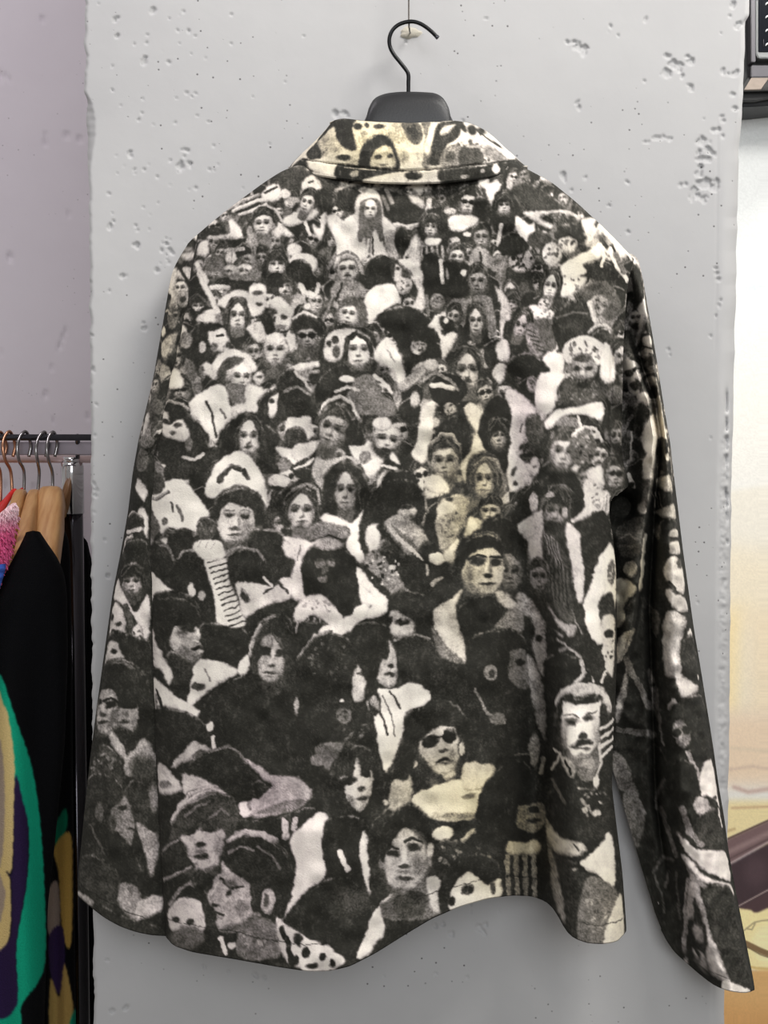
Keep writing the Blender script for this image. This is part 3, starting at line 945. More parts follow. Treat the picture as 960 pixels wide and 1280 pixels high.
p .8 534 1098 552 1100 548 1122 550 1142 540 1136
e .94 554 1042 13 9 -.15
p .14 540 1056 572 1050 600 1062 580 1092 548 1098
z .45 562 1070 18 14 12 2.4
s .7 6 578 1050 590 1040 600 1038
p .13 548 1130 552 1100 570 1078 600 1066 620 1076 628 1100 610 1100 590 1090 572 1096 562 1112 560 1136
p .9 562 1122 572 1100 588 1090 608 1106 624 1098 624 1124 600 1136 566 1140
e .14 585 1112 9 7 -.4
e .14 565 1126 5 6
e .3 616 1110 4 8
# --- bottom right
p .09 600 1052 598 1000 612 970 640 950 662 960 676 1010 668 1060
p .5 646 1008 660 1006 678 1004 680 1030 664 1040 648 1034 642 1020
e .12 667 1012 8 5
e .14 668 1026 8 3
e .1 640 1012 8 24
p .7 636 1052 654 1053 672 1049 672 1067 636 1068
h .5 6 4 11 0 634 1070 2 50
p .13 686 990 740 985 765 1000 766 1045 742 1058 700 1040
s .35 4 690 975 706 1004
s .5 4 728 1000 744 1020
z .6 742 1005 14 20 10 2
e .9 745 978 4 7
e .72 731 1013 4 4
e .78 746 1016 4 5
p .72 681 1022 700 1046 727 1054 732 1063 717 1070 690 1060
s .2 2 718 1056 724 1064
p .92 725 1081 745 1062 764 1042 769 1108 748 1094
p .15 690 1072 726 1082 734 1100 724 1172 704 1150 692 1108
e .7 719 1087 3 2
p .4 733 1098 768 1110 771 1130 757 1178 722 1174
z .55 746 1140 14 28 20 2.6
p .86 770 1128 780 1120 784 1174 754 1182
p .5 684 1050 692 1069 702 1117 706 1156 692 1121
# --- larger portraits, redrawn
p .74 274 640 282 629 295 629 314 635 319 642 318 654 314 665 303 675 291 678 278 675 274 665 272 652
p .5 308 650 317 655 312 667 302 674 300 664 ~3
e .86 296 635 10 4 0 ~3
e .84 281 657 4 6 0 ~3
e .5 286.5 643 7 4.5 0 ~3
e .14 286.7 644 5 2.6
e .48 306.5 645 7.5 4.5 0 ~3
e .14 306.5 645.5 5.4 2.6
s .3 1.8 281 638.6 287 637 293 638.5 @.6
s .3 1.8 301 639 308 638 314 640.5 @.6
s .5 3 298 646 299 658 ~2
e .9 294 654 2.5 6 0 ~2
e .26 293 661 7 2.6
e .2 293 668 8.5 1.7
e .5 293 672 6 1.4
e .35 293 677.5 9 2 0 ~2
p .14 266 640 272 621 287 612 303 609 320 615 330 627 332 644 328 654 320 656 319 644 314 636 303 634 293 629 284 629 276 640 272 650 268 648
p .12 189 751 207 747 232 749 245 759 253 776 250 782 241 780 234 784 220 780 214 793 210 801 196 800 190 785
e .16 235 786.5 9 4 .2 ~2
e .76 222 800 7 9 0 ~5
e .12 246 811 7 2.4 .1
e .85 251 814 3.6 1.8
p .38 222 818 239 828 250 823 245 818 230 812 ~2
e .3 228 792 6 4 0 ~3
p .58 326 803 337 793 343 795 341 807 334 811
p .6 324 824 328 820 337 813 341 822 353 822 354 832 349 845 341 852 328 849 323 838
e .1 333 814 8 5.5
e .14 350 816 5 4.5
s .76 4 341 812 340 827 ~2
e .22 340 832 5 2
e .22 338 841 9 1.8
e .66 331 833 4 5 0 ~3
e .66 348 832 3 5 0 ~3
e .4 338 846 6 1.6
p .74 524.5 926.5 540.5 913 554 907 570 913 572.5 936 570 956 563.5 965.5 550 968 536 959 527 942.5
p .14 526 946 534 954 542 962 548 970 538 972 527 962 ~2
e .06 538 926.5 11 8.5 -.25
e .06 561.5 920 9 9
s .08 2.2 546 922 554 919.5
s .08 2 524 925 530 924
e .88 549 915 5 5 0 ~2
e .82 551 932 4 5 0 ~2
e .24 555 938.5 6 2.6
p .1 543 957 549 949 556.5 946.5 567 949.5 566 954 557 951.5 550 954
e .74 557 959 7 5.5 0 ~2
e .2 557 954.5 5 1.2
e .72 532 942 5 7 0 ~3
e .55 566 944 4 8 0 ~3
e .76 578 935 3 7
p .13 504 901 513 887.5 531 883 540.5 874 554 871.5 570 881 582 894 585 906 582 913 573 913 563.5 903.6 550 906 540.5 910.5 529 922 522 933 517.6 956 508.4 974.7 490 970 494.7 947 505 917
p .66 581 704 586 696 599 687.5 613 684 622 687.5 628 698 630 714.6 626 729 619.6 739.6 609 743.7 599 741.7 588 733 580 723
e .44 587 716 5 13 0 ~3
e .76 621 722 5 9 0 ~4
e .38 591 735 9 5 .5 ~3
e .74 604 691 8 3.5 0 ~3
e .09 597.7 702 10 5 0 ~2
e .09 619.6 703 7.5 5 0 ~2
s .09 3.6 586 699 597 694 607 697
s .09 3.4 613 696.5 627 696
s .82 4 607.5 704 609 715 ~2
s .42 3 613 704 614 716 ~2
e .12 610 719 6 3
e .18 609 730 9.5 2.2
e .58 609 734.5 6 1.8
e .3 609 743 8 2 0 ~2
p .09 568.5 698 574 685 588 673 603 666.7 617.5 668.7 628 681 630 696 621.7 687.5 613 683 599 685 586 696 580 708 575 717
p .9 702.7 879.6 713 876 726.8 880.8 749.7 875 750.9 895.7 747.4 918.6 742.8 934.7 733.7 945 720 946 710.7 934.7 703.9 916
e .66 745 915 5 14 0 ~4
e .62 706 918 3 14 0 ~3
e .3 716 902.5 10 5.5 0 ~2
e .1 717 903 6 2.4
e .32 736 897 8 5 -.2 ~2
e .12 736 898 5 2.2
s .25 2.2 705 895 715 893.5 724 897
s .25 2.2 730 896.5 738 891 745 889.5
e .97 723 911 3.5 10 0 ~2
e .2 728.5 921 5.5 6
p .1 712 933 717.6 927.5 726.8 923 738 924 741 930 729 931.5 717.6 935
e .42 729 936 8 2
e .2 728 934.5 8 1
e .5 727 944 9 2 0 ~2
p .12 697 879.6 701.6 872.8 713 869 726.8 874 740.5 871.6 749.7 866 751 876 726.8 881.5 713 877.5 704 879 701.6 896 698 893
p .78 697 870 704 861 717.6 856.7 740.5 854.4 756.6 861 763.5 879.6 761 891 754 879.6 749.7 866 726.8 870.5 708 867
e .15 755 893 5 14
p .78 461.4 967.8 464.9 963 463.7 979 460 997.6 453.4 1011 448.8 1013.7 442 1006.8 432.8 990.7 431.6 982.7 444 979 448.8 972.4 446.5 956 445.4 947 447.7 949.4 452 970 458 972.4
e .1 435 974 11 6
e .1 459.5 967 5 5.5
e .2 452 986.5 4.5 2.4
e .2 453.4 997.6 7 2.8 -.1
e .55 455 1001.5 4 1.5
e .45 440 1000 3 8 -.5 ~3
p .72 227 1043.6 239.6 1039 251 1034.4 271.7 1036.7 281 1043.6 278.6 1059.6 271.7 1075.7 262.6 1087 251 1087 242 1071 229 1052.8
e .6 273 1058 5 12 0 ~4
e .14 240 1038 10 4.5 -.2
e .18 261 1037 10 4
e .86 248 1046 4 8 0 ~2
e .14 251 1056 7 3
e .45 252 1064 7 2 0 ~2
e .28 252 1070.5 8.5 4.2
e .1 252 1070.5 8 1.4
e .8 256 1081 7 3.6 0 ~2
e .4 263 1085 6 2 -.6 ~2
p .2 214.4 1029.8 223.6 1011.5 244 1000 267 991 287.8 995.4 294.7 1011.5 294.7 1039 283 1045.9 278.6 1036.7 267 1034.4 255.7 1036.7 251 1027.5 237 1034.4 235 1041 224.7 1045.9 219 1041
s .72 5 216 1026 225 1009 244 996 264 988
s .45 3 232 1020 244 1008 262 1002
s .4 3 262 1022 276 1012 286 1018
p .64 278.6 1075.7 276 1091.7 270.6 1101 264.9 1114.7 261.4 1121.6 266 1128.4 270.6 1130.7 267 1135 271.7 1142 272.9 1146.8 271.7 1156 276 1162.8 290 1165 308.4 1158 324.5 1146.8 313 1137.6 315 1119 310.7 1103 294.7 1091.7
p .36 276 1163 290 1167 310 1159 326 1147 318 1142 300 1154 283 1157 ~2
s .14 3.4 275 1098 284 1106 292 1111 303 1108
e .4 288 1104 8 4 .4 ~3
s .86 2.6 273 1103 265 1119 ~1.5
e .76 283 1124 6 8 0 ~4
e .44 302 1136 8 9 0 ~4
e .14 270.5 1131 4.5 2.4
s .14 2.6 270 1140 280 1144
e .2 286 1116 3 6 .5 ~2
p .14 278.6 1075.7 281 1057 290 1043.6 308.4 1041 331 1045.9 354 1064 367 1087 365.8 1114.7 356.6 1142 349.7 1149 340.5 1140 344 1119 338 1110 326.8 1114.7 317.6 1140 314 1128 310.7 1103 292 1091.7
s .7 6 286 1050 304 1042 326 1043 342 1051 ~2
s .5 3 286 1066 300 1058 316 1062
s .4 3 322 1058 340 1070 350 1086
e .16 305 1050 4 5
e .74 335 1127 8 14 .1
e .3 333 1125 3.6 8
p .66 481 1075.7 487.8 1059.6 503.9 1036.7 515 1039 526.8 1052.8 532.5 1066.5 531 1087 526.8 1098.6 517.6 1107.8 503.9 1114.7 490 1110 483 1096
e .76 506 1048 8 5 0 ~3
e .46 523 1080 7 13 0 ~4
e .74 487 1083 5 6 0 ~3
e .16 491 1066.5 8 4.6 .1 ~2
e .14 517.6 1059 9 5 .2 ~2
s .13 3.2 481 1063 489 1058 498 1061.5
s .13 3.4 506 1053 516 1047.5 527 1053
e .9 505 1070 3.4 9 0 ~2
e .2 505.5 1083.5 7 3
e .44 506 1090 7 2.4 0 ~2
e .22 507 1098 10.5 2.6
e .62 507 1102.5 7 1.6
e .8 514 1106.5 5 3 0 ~2
e .38 500 1112 9 3 0 ~2
e .76 538 1063 4 8
d .05 .9 208 1149 240 1156 290 1164 340 1176 380 1181 410 1179
d .05 .9 530 1120 570 1108 600 1100 640 1095 672 1098
d .05 .9 728 1153 750 1158 770 1152 782 1147
'''
SLEEVE_L = '''
q .12 80 560 300 560 300 1190 80 1190 ~6
e .8 237 320 10 5
e .72 232 342 11 9
s .14 4 222 330 230 345 236 356
e .1 240 352 3 6
p .78 212 340 222 336 218 360 209 362
s .78 6 207 363 216 366 219 384
p .6 210 380 222 368 216 392
e .48 229 373 7 11
e .12 229 374 4 4
s .7 3 200 389 208 388 214 393
e .4 215 403 6 9
e .92 200 415 7 7
p .68 199 430 219 422 206 450
p .6 206 424 222 416 214 436
e .5 195 456 7 6
s .6 3 186 460 196 462
f 190 482 11 w=.8 g=.68 hr=short
e .3 196 508 9 10
p .8 175 520 184 516 186 532 176 545
e .4 182 552 10 8
e .34 176 575 10 14
p .8 173 598 184 614 180 628 170 612
p .82 172 640 180 634 186 650 184 672 178 660
s .7 4 156 645 164 640 172 644
e .14 167 653 14 12
s .72 5 155 665 166 663 176 661
s .7 5 150 690 154 675 164 670
p .12 147 716 150 690 164 674 184 680 188 740 170 756 154 740
f 165 728 17 w=.78 g=.64 hr=bang hg=.12
p .84 138 747 145 722 157 747 171 766 185 743 188 784 179 802 168 772 149 752
p .78 134 800 138 758 150 756 158 784 150 800
e .15 138 772 3 5
e .2 148 780 4 3
e .15 142 790 4 3
s .25 7 156 756 163 775 164 798
p .14 130 796 150 788 168 800 168 810 134 808
e .75 172 790 7 10
z .2 172 790 6 9 5 2
p .7 128 830 134 802 146 804 156 818 148 828 136 826
e .12 143 815 5 3
p .13 150 800 185 800 188 850 160 830
p .11 124 850 134 828 160 826 186 850 190 920 170 890 130 870
f 158 892 22 w=.62 g=.5 y=0 ex=n hr=bang hg=.1
f 134 890 29 w=.62 g=.6 y=.1 ex=n
e .2 140 882 9 5
e .2 124 878 5 5
p .1 124 864 132 830 160 826 186 850 189 905 180 920 172 880 150 868 148 886 142 862 128 868
p .62 123.7 862.8 139 861 145.6 873.7 147 889 139 905 136 917.5 123.7 914 119 902 120.6 877
e .12 137.8 881 8.5 5
e .12 123 877 4.5 4
s .1 3 129 876 138 873 147 878
e .78 129 886 3 7 0 ~2
e .26 128 893 5.5 2.6
e .18 128 903 8 2.6
e .5 128 908 6 2
e .4 142 897 4 8 .3 ~3
p .6 151.9 883 170.6 880 173.7 898.7 167.5 914 155 912.8 148.7 902
e .1 162 881.5 10 4.5
e .4 157 892.5 4 4 0 ~2
e .18 155.5 902 6.5 2.2
e .45 168 904 3 7 0 ~3
e .6 160 869 5 3
p .12 127 836 142.5 827 167.5 833 183 849 189 874 186 899 177 905 173.7 883 160 876 150 886 147 874 139 860 123.7 861
p .66 136 922 146 916 158 946 152 948
p .13 142 910 170 918 166 940 152 930
p .62 155 950 168 936 180 922 193 940 197 960 160 970
e .2 180 962 18 20 0 ~6
e .5 192 998 7 16 0 ~4
p .2 114 960 128 930 150 950 150 990 116 990
z .4 128 955 16 14 12 3
e .15 124 1000 33 34
e .15 170 1010 18 36
e .34 124 1016 5 12
p .46 139 1014 150 1004 158 995 165 1017 168 1030 162 1056 142 1034
e .12 154 1010 6 3
e .14 163 1036 4 2
e .2 140 1030 5 10
s .3 3 112 1030 124 1056 134 1074
p .12 136 1040 160 1054 180 1100 150 1105 130 1075
p .56 170 1028 189 1038 199 1046 190 1096 180 1060
p .17 100 1070 140 1080 152 1110 150 1140 100 1120
p .52 151 1105 174 1112 172 1150 150 1133
p .66 173 1127 202 1119 202 1138 173 1150
q .14 96 1114 150 1143 200 1158 210 1180 140 1175 96 1135
s .66 7 97 1116 114 1128
d .03 .9 100 1107 125 1122 155 1138 190 1150
'''
SLEEVE_R = '''
q .12 740 600 960 600 960 1250 740 1250 ~6
s .85 5 786 318 796 330
p .75 784 350 790 348 791 366 783 366
e .13 788 370 5 5
e .5 787 385 4 8
p .12 790 348 796 330 804 350 808 372 796 380
p .82 803 376 811 368 813 386 816 398 803 396 797 384
p .78 800 396 806 394 800 424 795 430
e .16 812 408 6 9
e .84 811 426 9 7
s .14 3 800 432 816 436
s .72 5 800 442 808 438 818 440
e .36 812 455 9 11
z .15 812 456 7 9 8 2
e .74 815 476 8 6
e .12 818 490 8 8
p .86 776 440 788 450 792 470 800 490 790 492 780 470
e .3 786 466 6 5
e .3 794 482 7 6
e .9 790 455 5 5
p .86 796 494 808 490 812 506 800 504
p .5 776 500 790 494 796 508 780 520
e .2 786 522 8 16
s .5 4 780 540 790 520
e .25 782 560 6 18
s .8 2.5 790 540 788 575
p .12 796 510 806 505 802 540 796 545
p .84 803 540 817 518 823 544 822 567 806 566
p .78 806 570 822 569 818 600 804 598
p .3 806 602 816 600 812 630 802 634
s .8 5 786 594 792 608
e .1 790 606 3 4
p .72 797 634 806 626 808 640 800 642
e .3 799 654 8 8
p .86 821 502 831 496 836 533 839 553 824 546
p .12 822 550 838 553 842 590 824 585
e .84 836 571 5 5
p .76 820 600 834 594 845 604 846 616 826 610
e .13 838 622 8 8
h .5 1.5 3 4 0 816 615 3 18
p .74 820 638 847 630 851 648 822 644
e .13 838 660 16 12
e .5 822 664 4 10
e .86 847 667 11 6
e .15 846 676 9 5
p .76 836 680 856 677 856 691 838 692
e .14 832 684 5 8
p .78 830 709 842 695 861 712 862 730 852 743 833 727
e .3 852 704 7 6
s .14 4 836 728 846 740 854 752
p .76 833 737 861 751 866 763 852 764 838 756
p .72 833 765 852 767 857 779 850 808 850 842 831 842 828 797
e .92 866 792 7 5
e .16 866 815 16 22
p .3 772 660 800 650 803 690 776 694
s .5 3 774 674 786 668 796 674
s .45 3 774 682 790 684
s .96 4 807 668 804 695 801 737
e .62 788 712 9 10
p .82 770 725 797 735 781 755 781 775 770 783
p .68 772 800 790 788 784 806 772 830
p .14 782 760 806 745 806 770 792 790
p .45 812 756 826 775 818 795
s .6 2.5 792 786 786 806 776 824
p .62 770 905 771 880 779 850 786 824 784 862 777 890
s .42 8 783 824 796 852 812 884
p .48 809 836 821 856 826 904 818 890
s .4 3 815 870 830 930
e .1 817 856 5 2
s .4 8 772 912 800 916 816 918
p .4 766 940 783 952 793 978 797 996 770 980
p .36 780 990 792 992 806 1018 796 1060 782 1030
s .42 4 796 998 806 1016
p .13 800 950 820 930 836 960 832 1000 806 990
s .36 4 820 1010 822 988 830 976
s .4 6 826 1010 836 1040 846 1070
p .76 839 820 848 824 852 843 872 857 869 867 852 873 842 842
s .72 5 836 884 842 876 854 888
e .9 875 847 3 3
p .12 836 890 880 870 896 950 870 960 850 940
e .46 852 917 11 18 -.2
e .1 846 916 5 6
e .12 858 912 5 6
e .7 851 922 2 5
s .6 6 860 940 866 956 876 976
p .94 878 957 894 954 905 1008 897 1003 884 994 876 992
e .2 895 998 4 3
e .1 852 975 20 26
e .66 878 1009 10 14 -.4
e .42 880 1028 9 10
s .96 4 899 1012 905 1032
p .2 890 1010 904 1036 912 1066 880 1058 862 1040
s .5 8 852 1010 862 1040 876 1055
p .88 846 1040 858 1052 874 1062 913 1066 920 1100 903 1098 881 1088 860 1068
p .82 851 1066 868 1080 884 1097 921 1107 924 1120 903 1113 868 1094
p .5 858 1080 872 1094 884 1110 866 1104
p .16 880 1110 924 1122 944 1236 908 1226 896 1180
p .68 863 1094 874 1108 890 1168 912 1226 890 1218 880 1184 867 1149 856 1146
p .16 868 1120 884 1170 880 1190 868 1160
s .58 5 860 1100 857 1140 855 1190
s .7 4 858 1198 858 1206
p .62 867 1155 876 1160 878 1178 868 1172
p .6 866 1186 880 1194 884 1216 872 1208
s .14 4 868 1180 874 1196 872 1210
p .9 905 1226 936 1236 944 1244 905 1244
s .34 4 816 1090 828 1072 842 1076
s .34 3 818 1096 828 1120 830 1140
s .36 3 836 1090 832 1110
s .3 3 845 1090 850 1150
d .03 .9 862 1200 885 1215 910 1223 930 1228
'''
# ---------------------------------------------------------------- camera model: photo pixel + depth -> point in the room
FPX = 1600.0
PITCH = math.radians(3.3)
CAM = np.array([0.0, -1.2, 1.36])
_f = np.array([0, math.cos(PITCH), -math.sin(PITCH)]); _u = np.array([0, math.sin(PITCH), math.cos(PITCH)]); _r = np.array([1.0, 0, 0])

def P(px, py, y):
    px, py, y = np.broadcast_arrays(np.asarray(px, float), np.asarray(py, float), np.asarray(y, float))
    d = _f+((px-480)/FPX)[..., None]*_r+((640-py)/FPX)[..., None]*_u
    t = (y-CAM[1])/d[..., 1]
    return CAM+d*t[..., None]

def PV(px, py, y): return Vector(P(px, py, y).tolist())

S = bpy.context.scene
COL = S.collection

def link(o, parent=None):
    COL.objects.link(o)
    if parent is not None: o.parent = parent
    return o

def mesh_obj(name, verts, faces, mat, parent=None, smooth=True, colors=None):
    verts = np.asarray(verts, np.float32).reshape(-1, 3)
    me = bpy.data.meshes.new(name)
    if isinstance(faces, np.ndarray):
        n = len(faces)
        me.vertices.add(len(verts)); me.vertices.foreach_set('co', verts.ravel())
        me.loops.add(n*4); me.loops.foreach_set('vertex_index', faces.astype(np.int32).ravel())
        me.polygons.add(n); me.polygons.foreach_set('loop_start', np.arange(0, n*4, 4, dtype=np.int32))
        me.update(calc_edges=True); me.validate()
    else:
        me.from_pydata(verts.tolist(), [], faces)
    me.polygons.foreach_set('use_smooth', np.full(len(me.polygons), smooth))
    if colors is not None:
        at = me.color_attributes.new('print', 'FLOAT_COLOR', 'POINT')
        c = np.ones((len(verts), 4), np.float32); c[:, :3] = colors
        at.data.foreach_set('color', c.ravel())
    me.materials.append(mat)
    return link(bpy.data.objects.new(name, me), parent)

def empty(name, loc):
    o = bpy.data.objects.new(name, None); o.location = loc; o.empty_display_size = .05
    return link(o)

def child(o, root):     # keep the world place while parenting
    o.parent = root; o.matrix_parent_inverse.identity()
    l = root.location
    o.location = (o.location[0]-l[0], o.location[1]-l[1], o.location[2]-l[2])
    return o

def tag(o, label, cat, group=None):
    o['label'] = label; o['category'] = cat
    if group: o['group'] = group
    return o

def structure(o): o['kind'] = 'structure'; return o

def grid_faces(n, m, off=0, flip=False):
    i = np.arange(n-1)[:, None]*m+np.arange(m-1)[None, :]
    a, b, c, d = i, i+1, i+m+1, i+m
    q = np.stack([a, d, c, b] if not flip else [a, b, c, d], -1).reshape(-1, 4)
    return q+off

def tube(pts, rad, n=12, cap=True, closed=False):
    pts = [Vector(p) for p in pts]; m = len(pts)
    rad = rad if hasattr(rad, '__len__') else [rad]*m
    V = []; Fc = []; prev = None
    for i, p in enumerate(pts):
        t = (pts[min(i+1, m-1)]-pts[max(i-1, 0)]).normalized()
        if prev is None:
            a = Vector((0, 1, 0)) if abs(t.y) < .9 else Vector((1, 0, 0))
            nrm = t.cross(a).normalized()
        else: nrm = (prev-t*prev.dot(t)).normalized()
        prev = nrm; bn = t.cross(nrm)
        for k in range(n):
            an = 2*math.pi*k/n
            V.append(p+(nrm*math.cos(an)+bn*math.sin(an))*rad[i])
    for i in range(m-1):
        for k in range(n):
            Fc.append([i*n+k, i*n+(k+1) % n, (i+1)*n+(k+1) % n, (i+1)*n+k])
    if cap:
        Fc.append(list(range(n))[::-1]); Fc.append([(m-1)*n+k for k in range(n)])
    return V, Fc

def smooth_path(pts, n=6):
    pts = [np.array(p, float) for p in pts]
    ex = [2*pts[0]-pts[1]]+pts+[2*pts[-1]-pts[-2]]
    out = []
    for i in range(1, len(ex)-2):
        p0, p1, p2, p3 = ex[i-1:i+3]
        for k in range(n):
            t = k/n
            out.append(0.5*((2*p1)+(-p0+p2)*t+(2*p0-5*p1+4*p2-p3)*t*t+(-p0+3*p1-3*p2+p3)*t**3))
    out.append(pts[-1])
    return out

# ---------------------------------------------------------------- materials
def s2l(c):
    c = np.asarray(c, float)
    return np.where(c <= .04045, c/12.92, ((c+.055)/1.055)**2.4)

def mat(name, rgb, rough=.6, metal=0., noise=None, bump=None, spec=.5, sheen=0.):
    m = bpy.data.materials.new(name); m.use_nodes = True
    nt = m.node_tree; b = nt.nodes['Principled BSDF']
    c = s2l(np.array(rgb)/255.)
    b.inputs['Base Color'].default_value = (*c, 1); b.inputs['Roughness'].default_value = rough
    b.inputs['Metallic'].default_value = metal; b.inputs['Specular IOR Level'].default_value = spec
    if sheen: b.inputs['Sheen Weight'].default_value = sheen
    tc = nt.nodes.new('ShaderNodeTexCoord')
    if noise:
        sc, amt, det = noise
        n = nt.nodes.new('ShaderNodeTexNoise'); n.inputs['Scale'].default_value = sc; n.inputs['Detail'].default_value = det
        nt.links.new(tc.outputs['Object'], n.inputs['Vector'])
        mx = nt.nodes.new('ShaderNodeMix'); mx.data_type = 'RGBA'
        mx.inputs[6].default_value = (*(c*(1-amt)), 1); mx.inputs[7].default_value = (*np.clip(c*(1+amt), 0, 1), 1)
        nt.links.new(n.outputs['Fac'], mx.inputs[0]); nt.links.new(mx.outputs[2], b.inputs['Base Color'])
    if bump:
        sc, st = bump
        n2 = nt.nodes.new('ShaderNodeTexNoise'); n2.inputs['Scale'].default_value = sc; n2.inputs['Detail'].default_value = 5
        nt.links.new(tc.outputs['Object'], n2.inputs['Vector'])
        bp = nt.nodes.new('ShaderNodeBump'); bp.inputs['Strength'].default_value = st; bp.inputs['Distance'].default_value = .002
        nt.links.new(n2.outputs['Fac'], bp.inputs['Height']); nt.links.new(bp.outputs['Normal'], b.inputs['Normal'])
    return m

def print_mat(name, rough=.85, weave=900., spec=.25, strength=.25, mott=.06):
    m = mat(name, (128, 128, 128), rough, spec=spec, bump=(weave, strength))
    nt = m.node_tree; b = nt.nodes['Principled BSDF']
    at = nt.nodes.new('ShaderNodeVertexColor'); at.layer_name = 'print'
    tc = nt.nodes.new('ShaderNodeTexCoord')
    n = nt.nodes.new('ShaderNodeTexNoise'); n.inputs['Scale'].default_value = 620; n.inputs['Detail'].default_value = 2
    nt.links.new(tc.outputs['Object'], n.inputs['Vector'])
    mr = nt.nodes.new('ShaderNodeMapRange'); mr.inputs[3].default_value = 1-mott*2; mr.inputs[4].default_value = 1+mott*2
    nt.links.new(n.outputs['Fac'], mr.inputs[0])
    mx = nt.nodes.new('ShaderNodeVectorMath'); mx.operation = 'SCALE'
    nt.links.new(at.outputs['Color'], mx.inputs[0]); nt.links.new(mr.outputs[0], mx.inputs['Scale'])
    nt.links.new(mx.outputs[0], b.inputs['Base Color'])
    return m

def wall_mat(name, a, b2, spots=.5):
    m = bpy.data.materials.new(name); m.use_nodes = True
    nt = m.node_tree; b = nt.nodes['Principled BSDF']
    b.inputs['Roughness'].default_value = .75; b.inputs['Specular IOR Level'].default_value = .3
    tc = nt.nodes.new('ShaderNodeTexCoord')
    n = nt.nodes.new('ShaderNodeTexNoise'); n.inputs['Scale'].default_value = 3.2; n.inputs['Detail'].default_value = 8; n.inputs['Roughness'].default_value = .6
    nt.links.new(tc.outputs['Object'], n.inputs['Vector'])
    cr = nt.nodes.new('ShaderNodeValToRGB')
    cr.color_ramp.elements[0].position = .3; cr.color_ramp.elements[1].position = .7
    cr.color_ramp.elements[0].color = (*s2l(np.array(a)/255.), 1); cr.color_ramp.elements[1].color = (*s2l(np.array(b2)/255.), 1)
    nt.links.new(n.outputs['Fac'], cr.inputs['Fac'])
    # pin holes
    v = nt.nodes.new('ShaderNodeTexVoronoi'); v.inputs['Scale'].default_value = 88
    nt.links.new(tc.outputs['Object'], v.inputs['Vector'])
    n3 = nt.nodes.new('ShaderNodeTexNoise'); n3.inputs['Scale'].default_value = 7
    nt.links.new(tc.outputs['Object'], n3.inputs['Vector'])
    r1 = nt.nodes.new('ShaderNodeMapRange'); r1.inputs[1].default_value = .055; r1.inputs[2].default_value = .11; r1.inputs[3].default_value = 1; r1.inputs[4].default_value = 0
    nt.links.new(v.outputs['Distance'], r1.inputs[0])
    r2 = nt.nodes.new('ShaderNodeMapRange'); r2.inputs[1].default_value = .47; r2.inputs[2].default_value = .56
    nt.links.new(n3.outputs['Fac'], r2.inputs[0])
    mu = nt.nodes.new('ShaderNodeMath'); mu.operation = 'MULTIPLY'
    nt.links.new(r1.outputs[0], mu.inputs[0]); nt.links.new(r2.outputs[0], mu.inputs[1])
    mu2 = nt.nodes.new('ShaderNodeMath'); mu2.operation = 'MULTIPLY'; mu2.inputs[1].default_value = spots
    nt.links.new(mu.outputs[0], mu2.inputs[0])
    mx = nt.nodes.new('ShaderNodeMix'); mx.data_type = 'RGBA'
    mx.inputs[7].default_value = (.06, .055, .055, 1)
    nt.links.new(mu2.outputs[0], mx.inputs[0]); nt.links.new(cr.outputs['Color'], mx.inputs[6])
    nt.links.new(mx.outputs[2], b.inputs['Base Color'])
    n2 = nt.nodes.new('ShaderNodeTexNoise'); n2.inputs['Scale'].default_value = 24; n2.inputs['Detail'].default_value = 9
    nt.links.new(tc.outputs['Object'], n2.inputs['Vector'])
    ad = nt.nodes.new('ShaderNodeMath'); ad.operation = 'SUBTRACT'
    nt.links.new(n2.outputs['Fac'], ad.inputs[0]); nt.links.new(mu.outputs[0], ad.inputs[1])
    bp = nt.nodes.new('ShaderNodeBump'); bp.inputs['Strength'].default_value = .3; bp.inputs['Distance'].default_value = .0025
    nt.links.new(ad.outputs[0], bp.inputs['Height']); nt.links.new(bp.outputs['Normal'], b.inputs['Normal'])
    return m

M_plaster = wall_mat('grey_plaster', (180, 179, 179), (192, 191, 190), .75)
M_lilac = wall_mat('lilac_plaster', (194, 186, 192), (202, 195, 200), .35)
M_print = print_mat('crowd_print_cotton')
M_poster = print_mat('poster_paper', .45, 300., .4, .05, .02)
M_knit = print_mat('black_knit', .95, 700., .1, .6, .08)
M_black_plastic = mat('black_plastic', (27, 27, 29), .45, noise=(400, .15, 2), bump=(500, .08))
M_black_metal = mat('black_hook_metal', (16, 16, 17), .28, .6, noise=(200, .1, 2))
M_wirechrome = mat('hook_steel', (150, 146, 146), .22, 1., noise=(80, .15, 3))
M_post = mat('chrome_dark_reflection', (74, 72, 76), .14, 1., noise=(30, .06, 2))  # chrome with a darkened colour, painting in the reflection of black clothes
M_satin = mat('satin_rail', (150, 142, 150), .38, .7, noise=(40, .08, 3))
M_chrome = mat('chrome', (215, 213, 215), .12, 1., noise=(30, .04, 2))
M_steel_dark = mat('dark_steel', (92, 92, 98), .25, 1., noise=(120, .2, 3))
M_rose = mat('rose_chrome', (238, 212, 210), .4, .7, noise=(60, .08, 3))
M_copper = mat('copper_wire', (190, 140, 112), .28, 1., noise=(60, .1, 3))
M_black_cloth = mat('black_cloth', (12, 12, 14), .95, noise=(300, .3, 3), bump=(500, .5), spec=.08)
M_red = mat('red_ribbon', (214, 44, 40), .5, noise=(200, .1, 2))
M_pink = mat('pink_fluff', (240, 140, 175), .9, noise=(160, .12, 3))
M_blue = mat('blue_knit', (45, 80, 165), .9, noise=(300, .3, 3), bump=(300, .5))
M_wire = mat('galvanised_wire', (88, 84, 80), .4, .8, noise=(200, .15, 2))
M_floor = mat('grey_floor', (120, 116, 112), .6, noise=(8, .15, 6))
M_patch = mat('bare_plaster', (186, 180, 166), .9, noise=(120, .25, 5), bump=(160, .6))

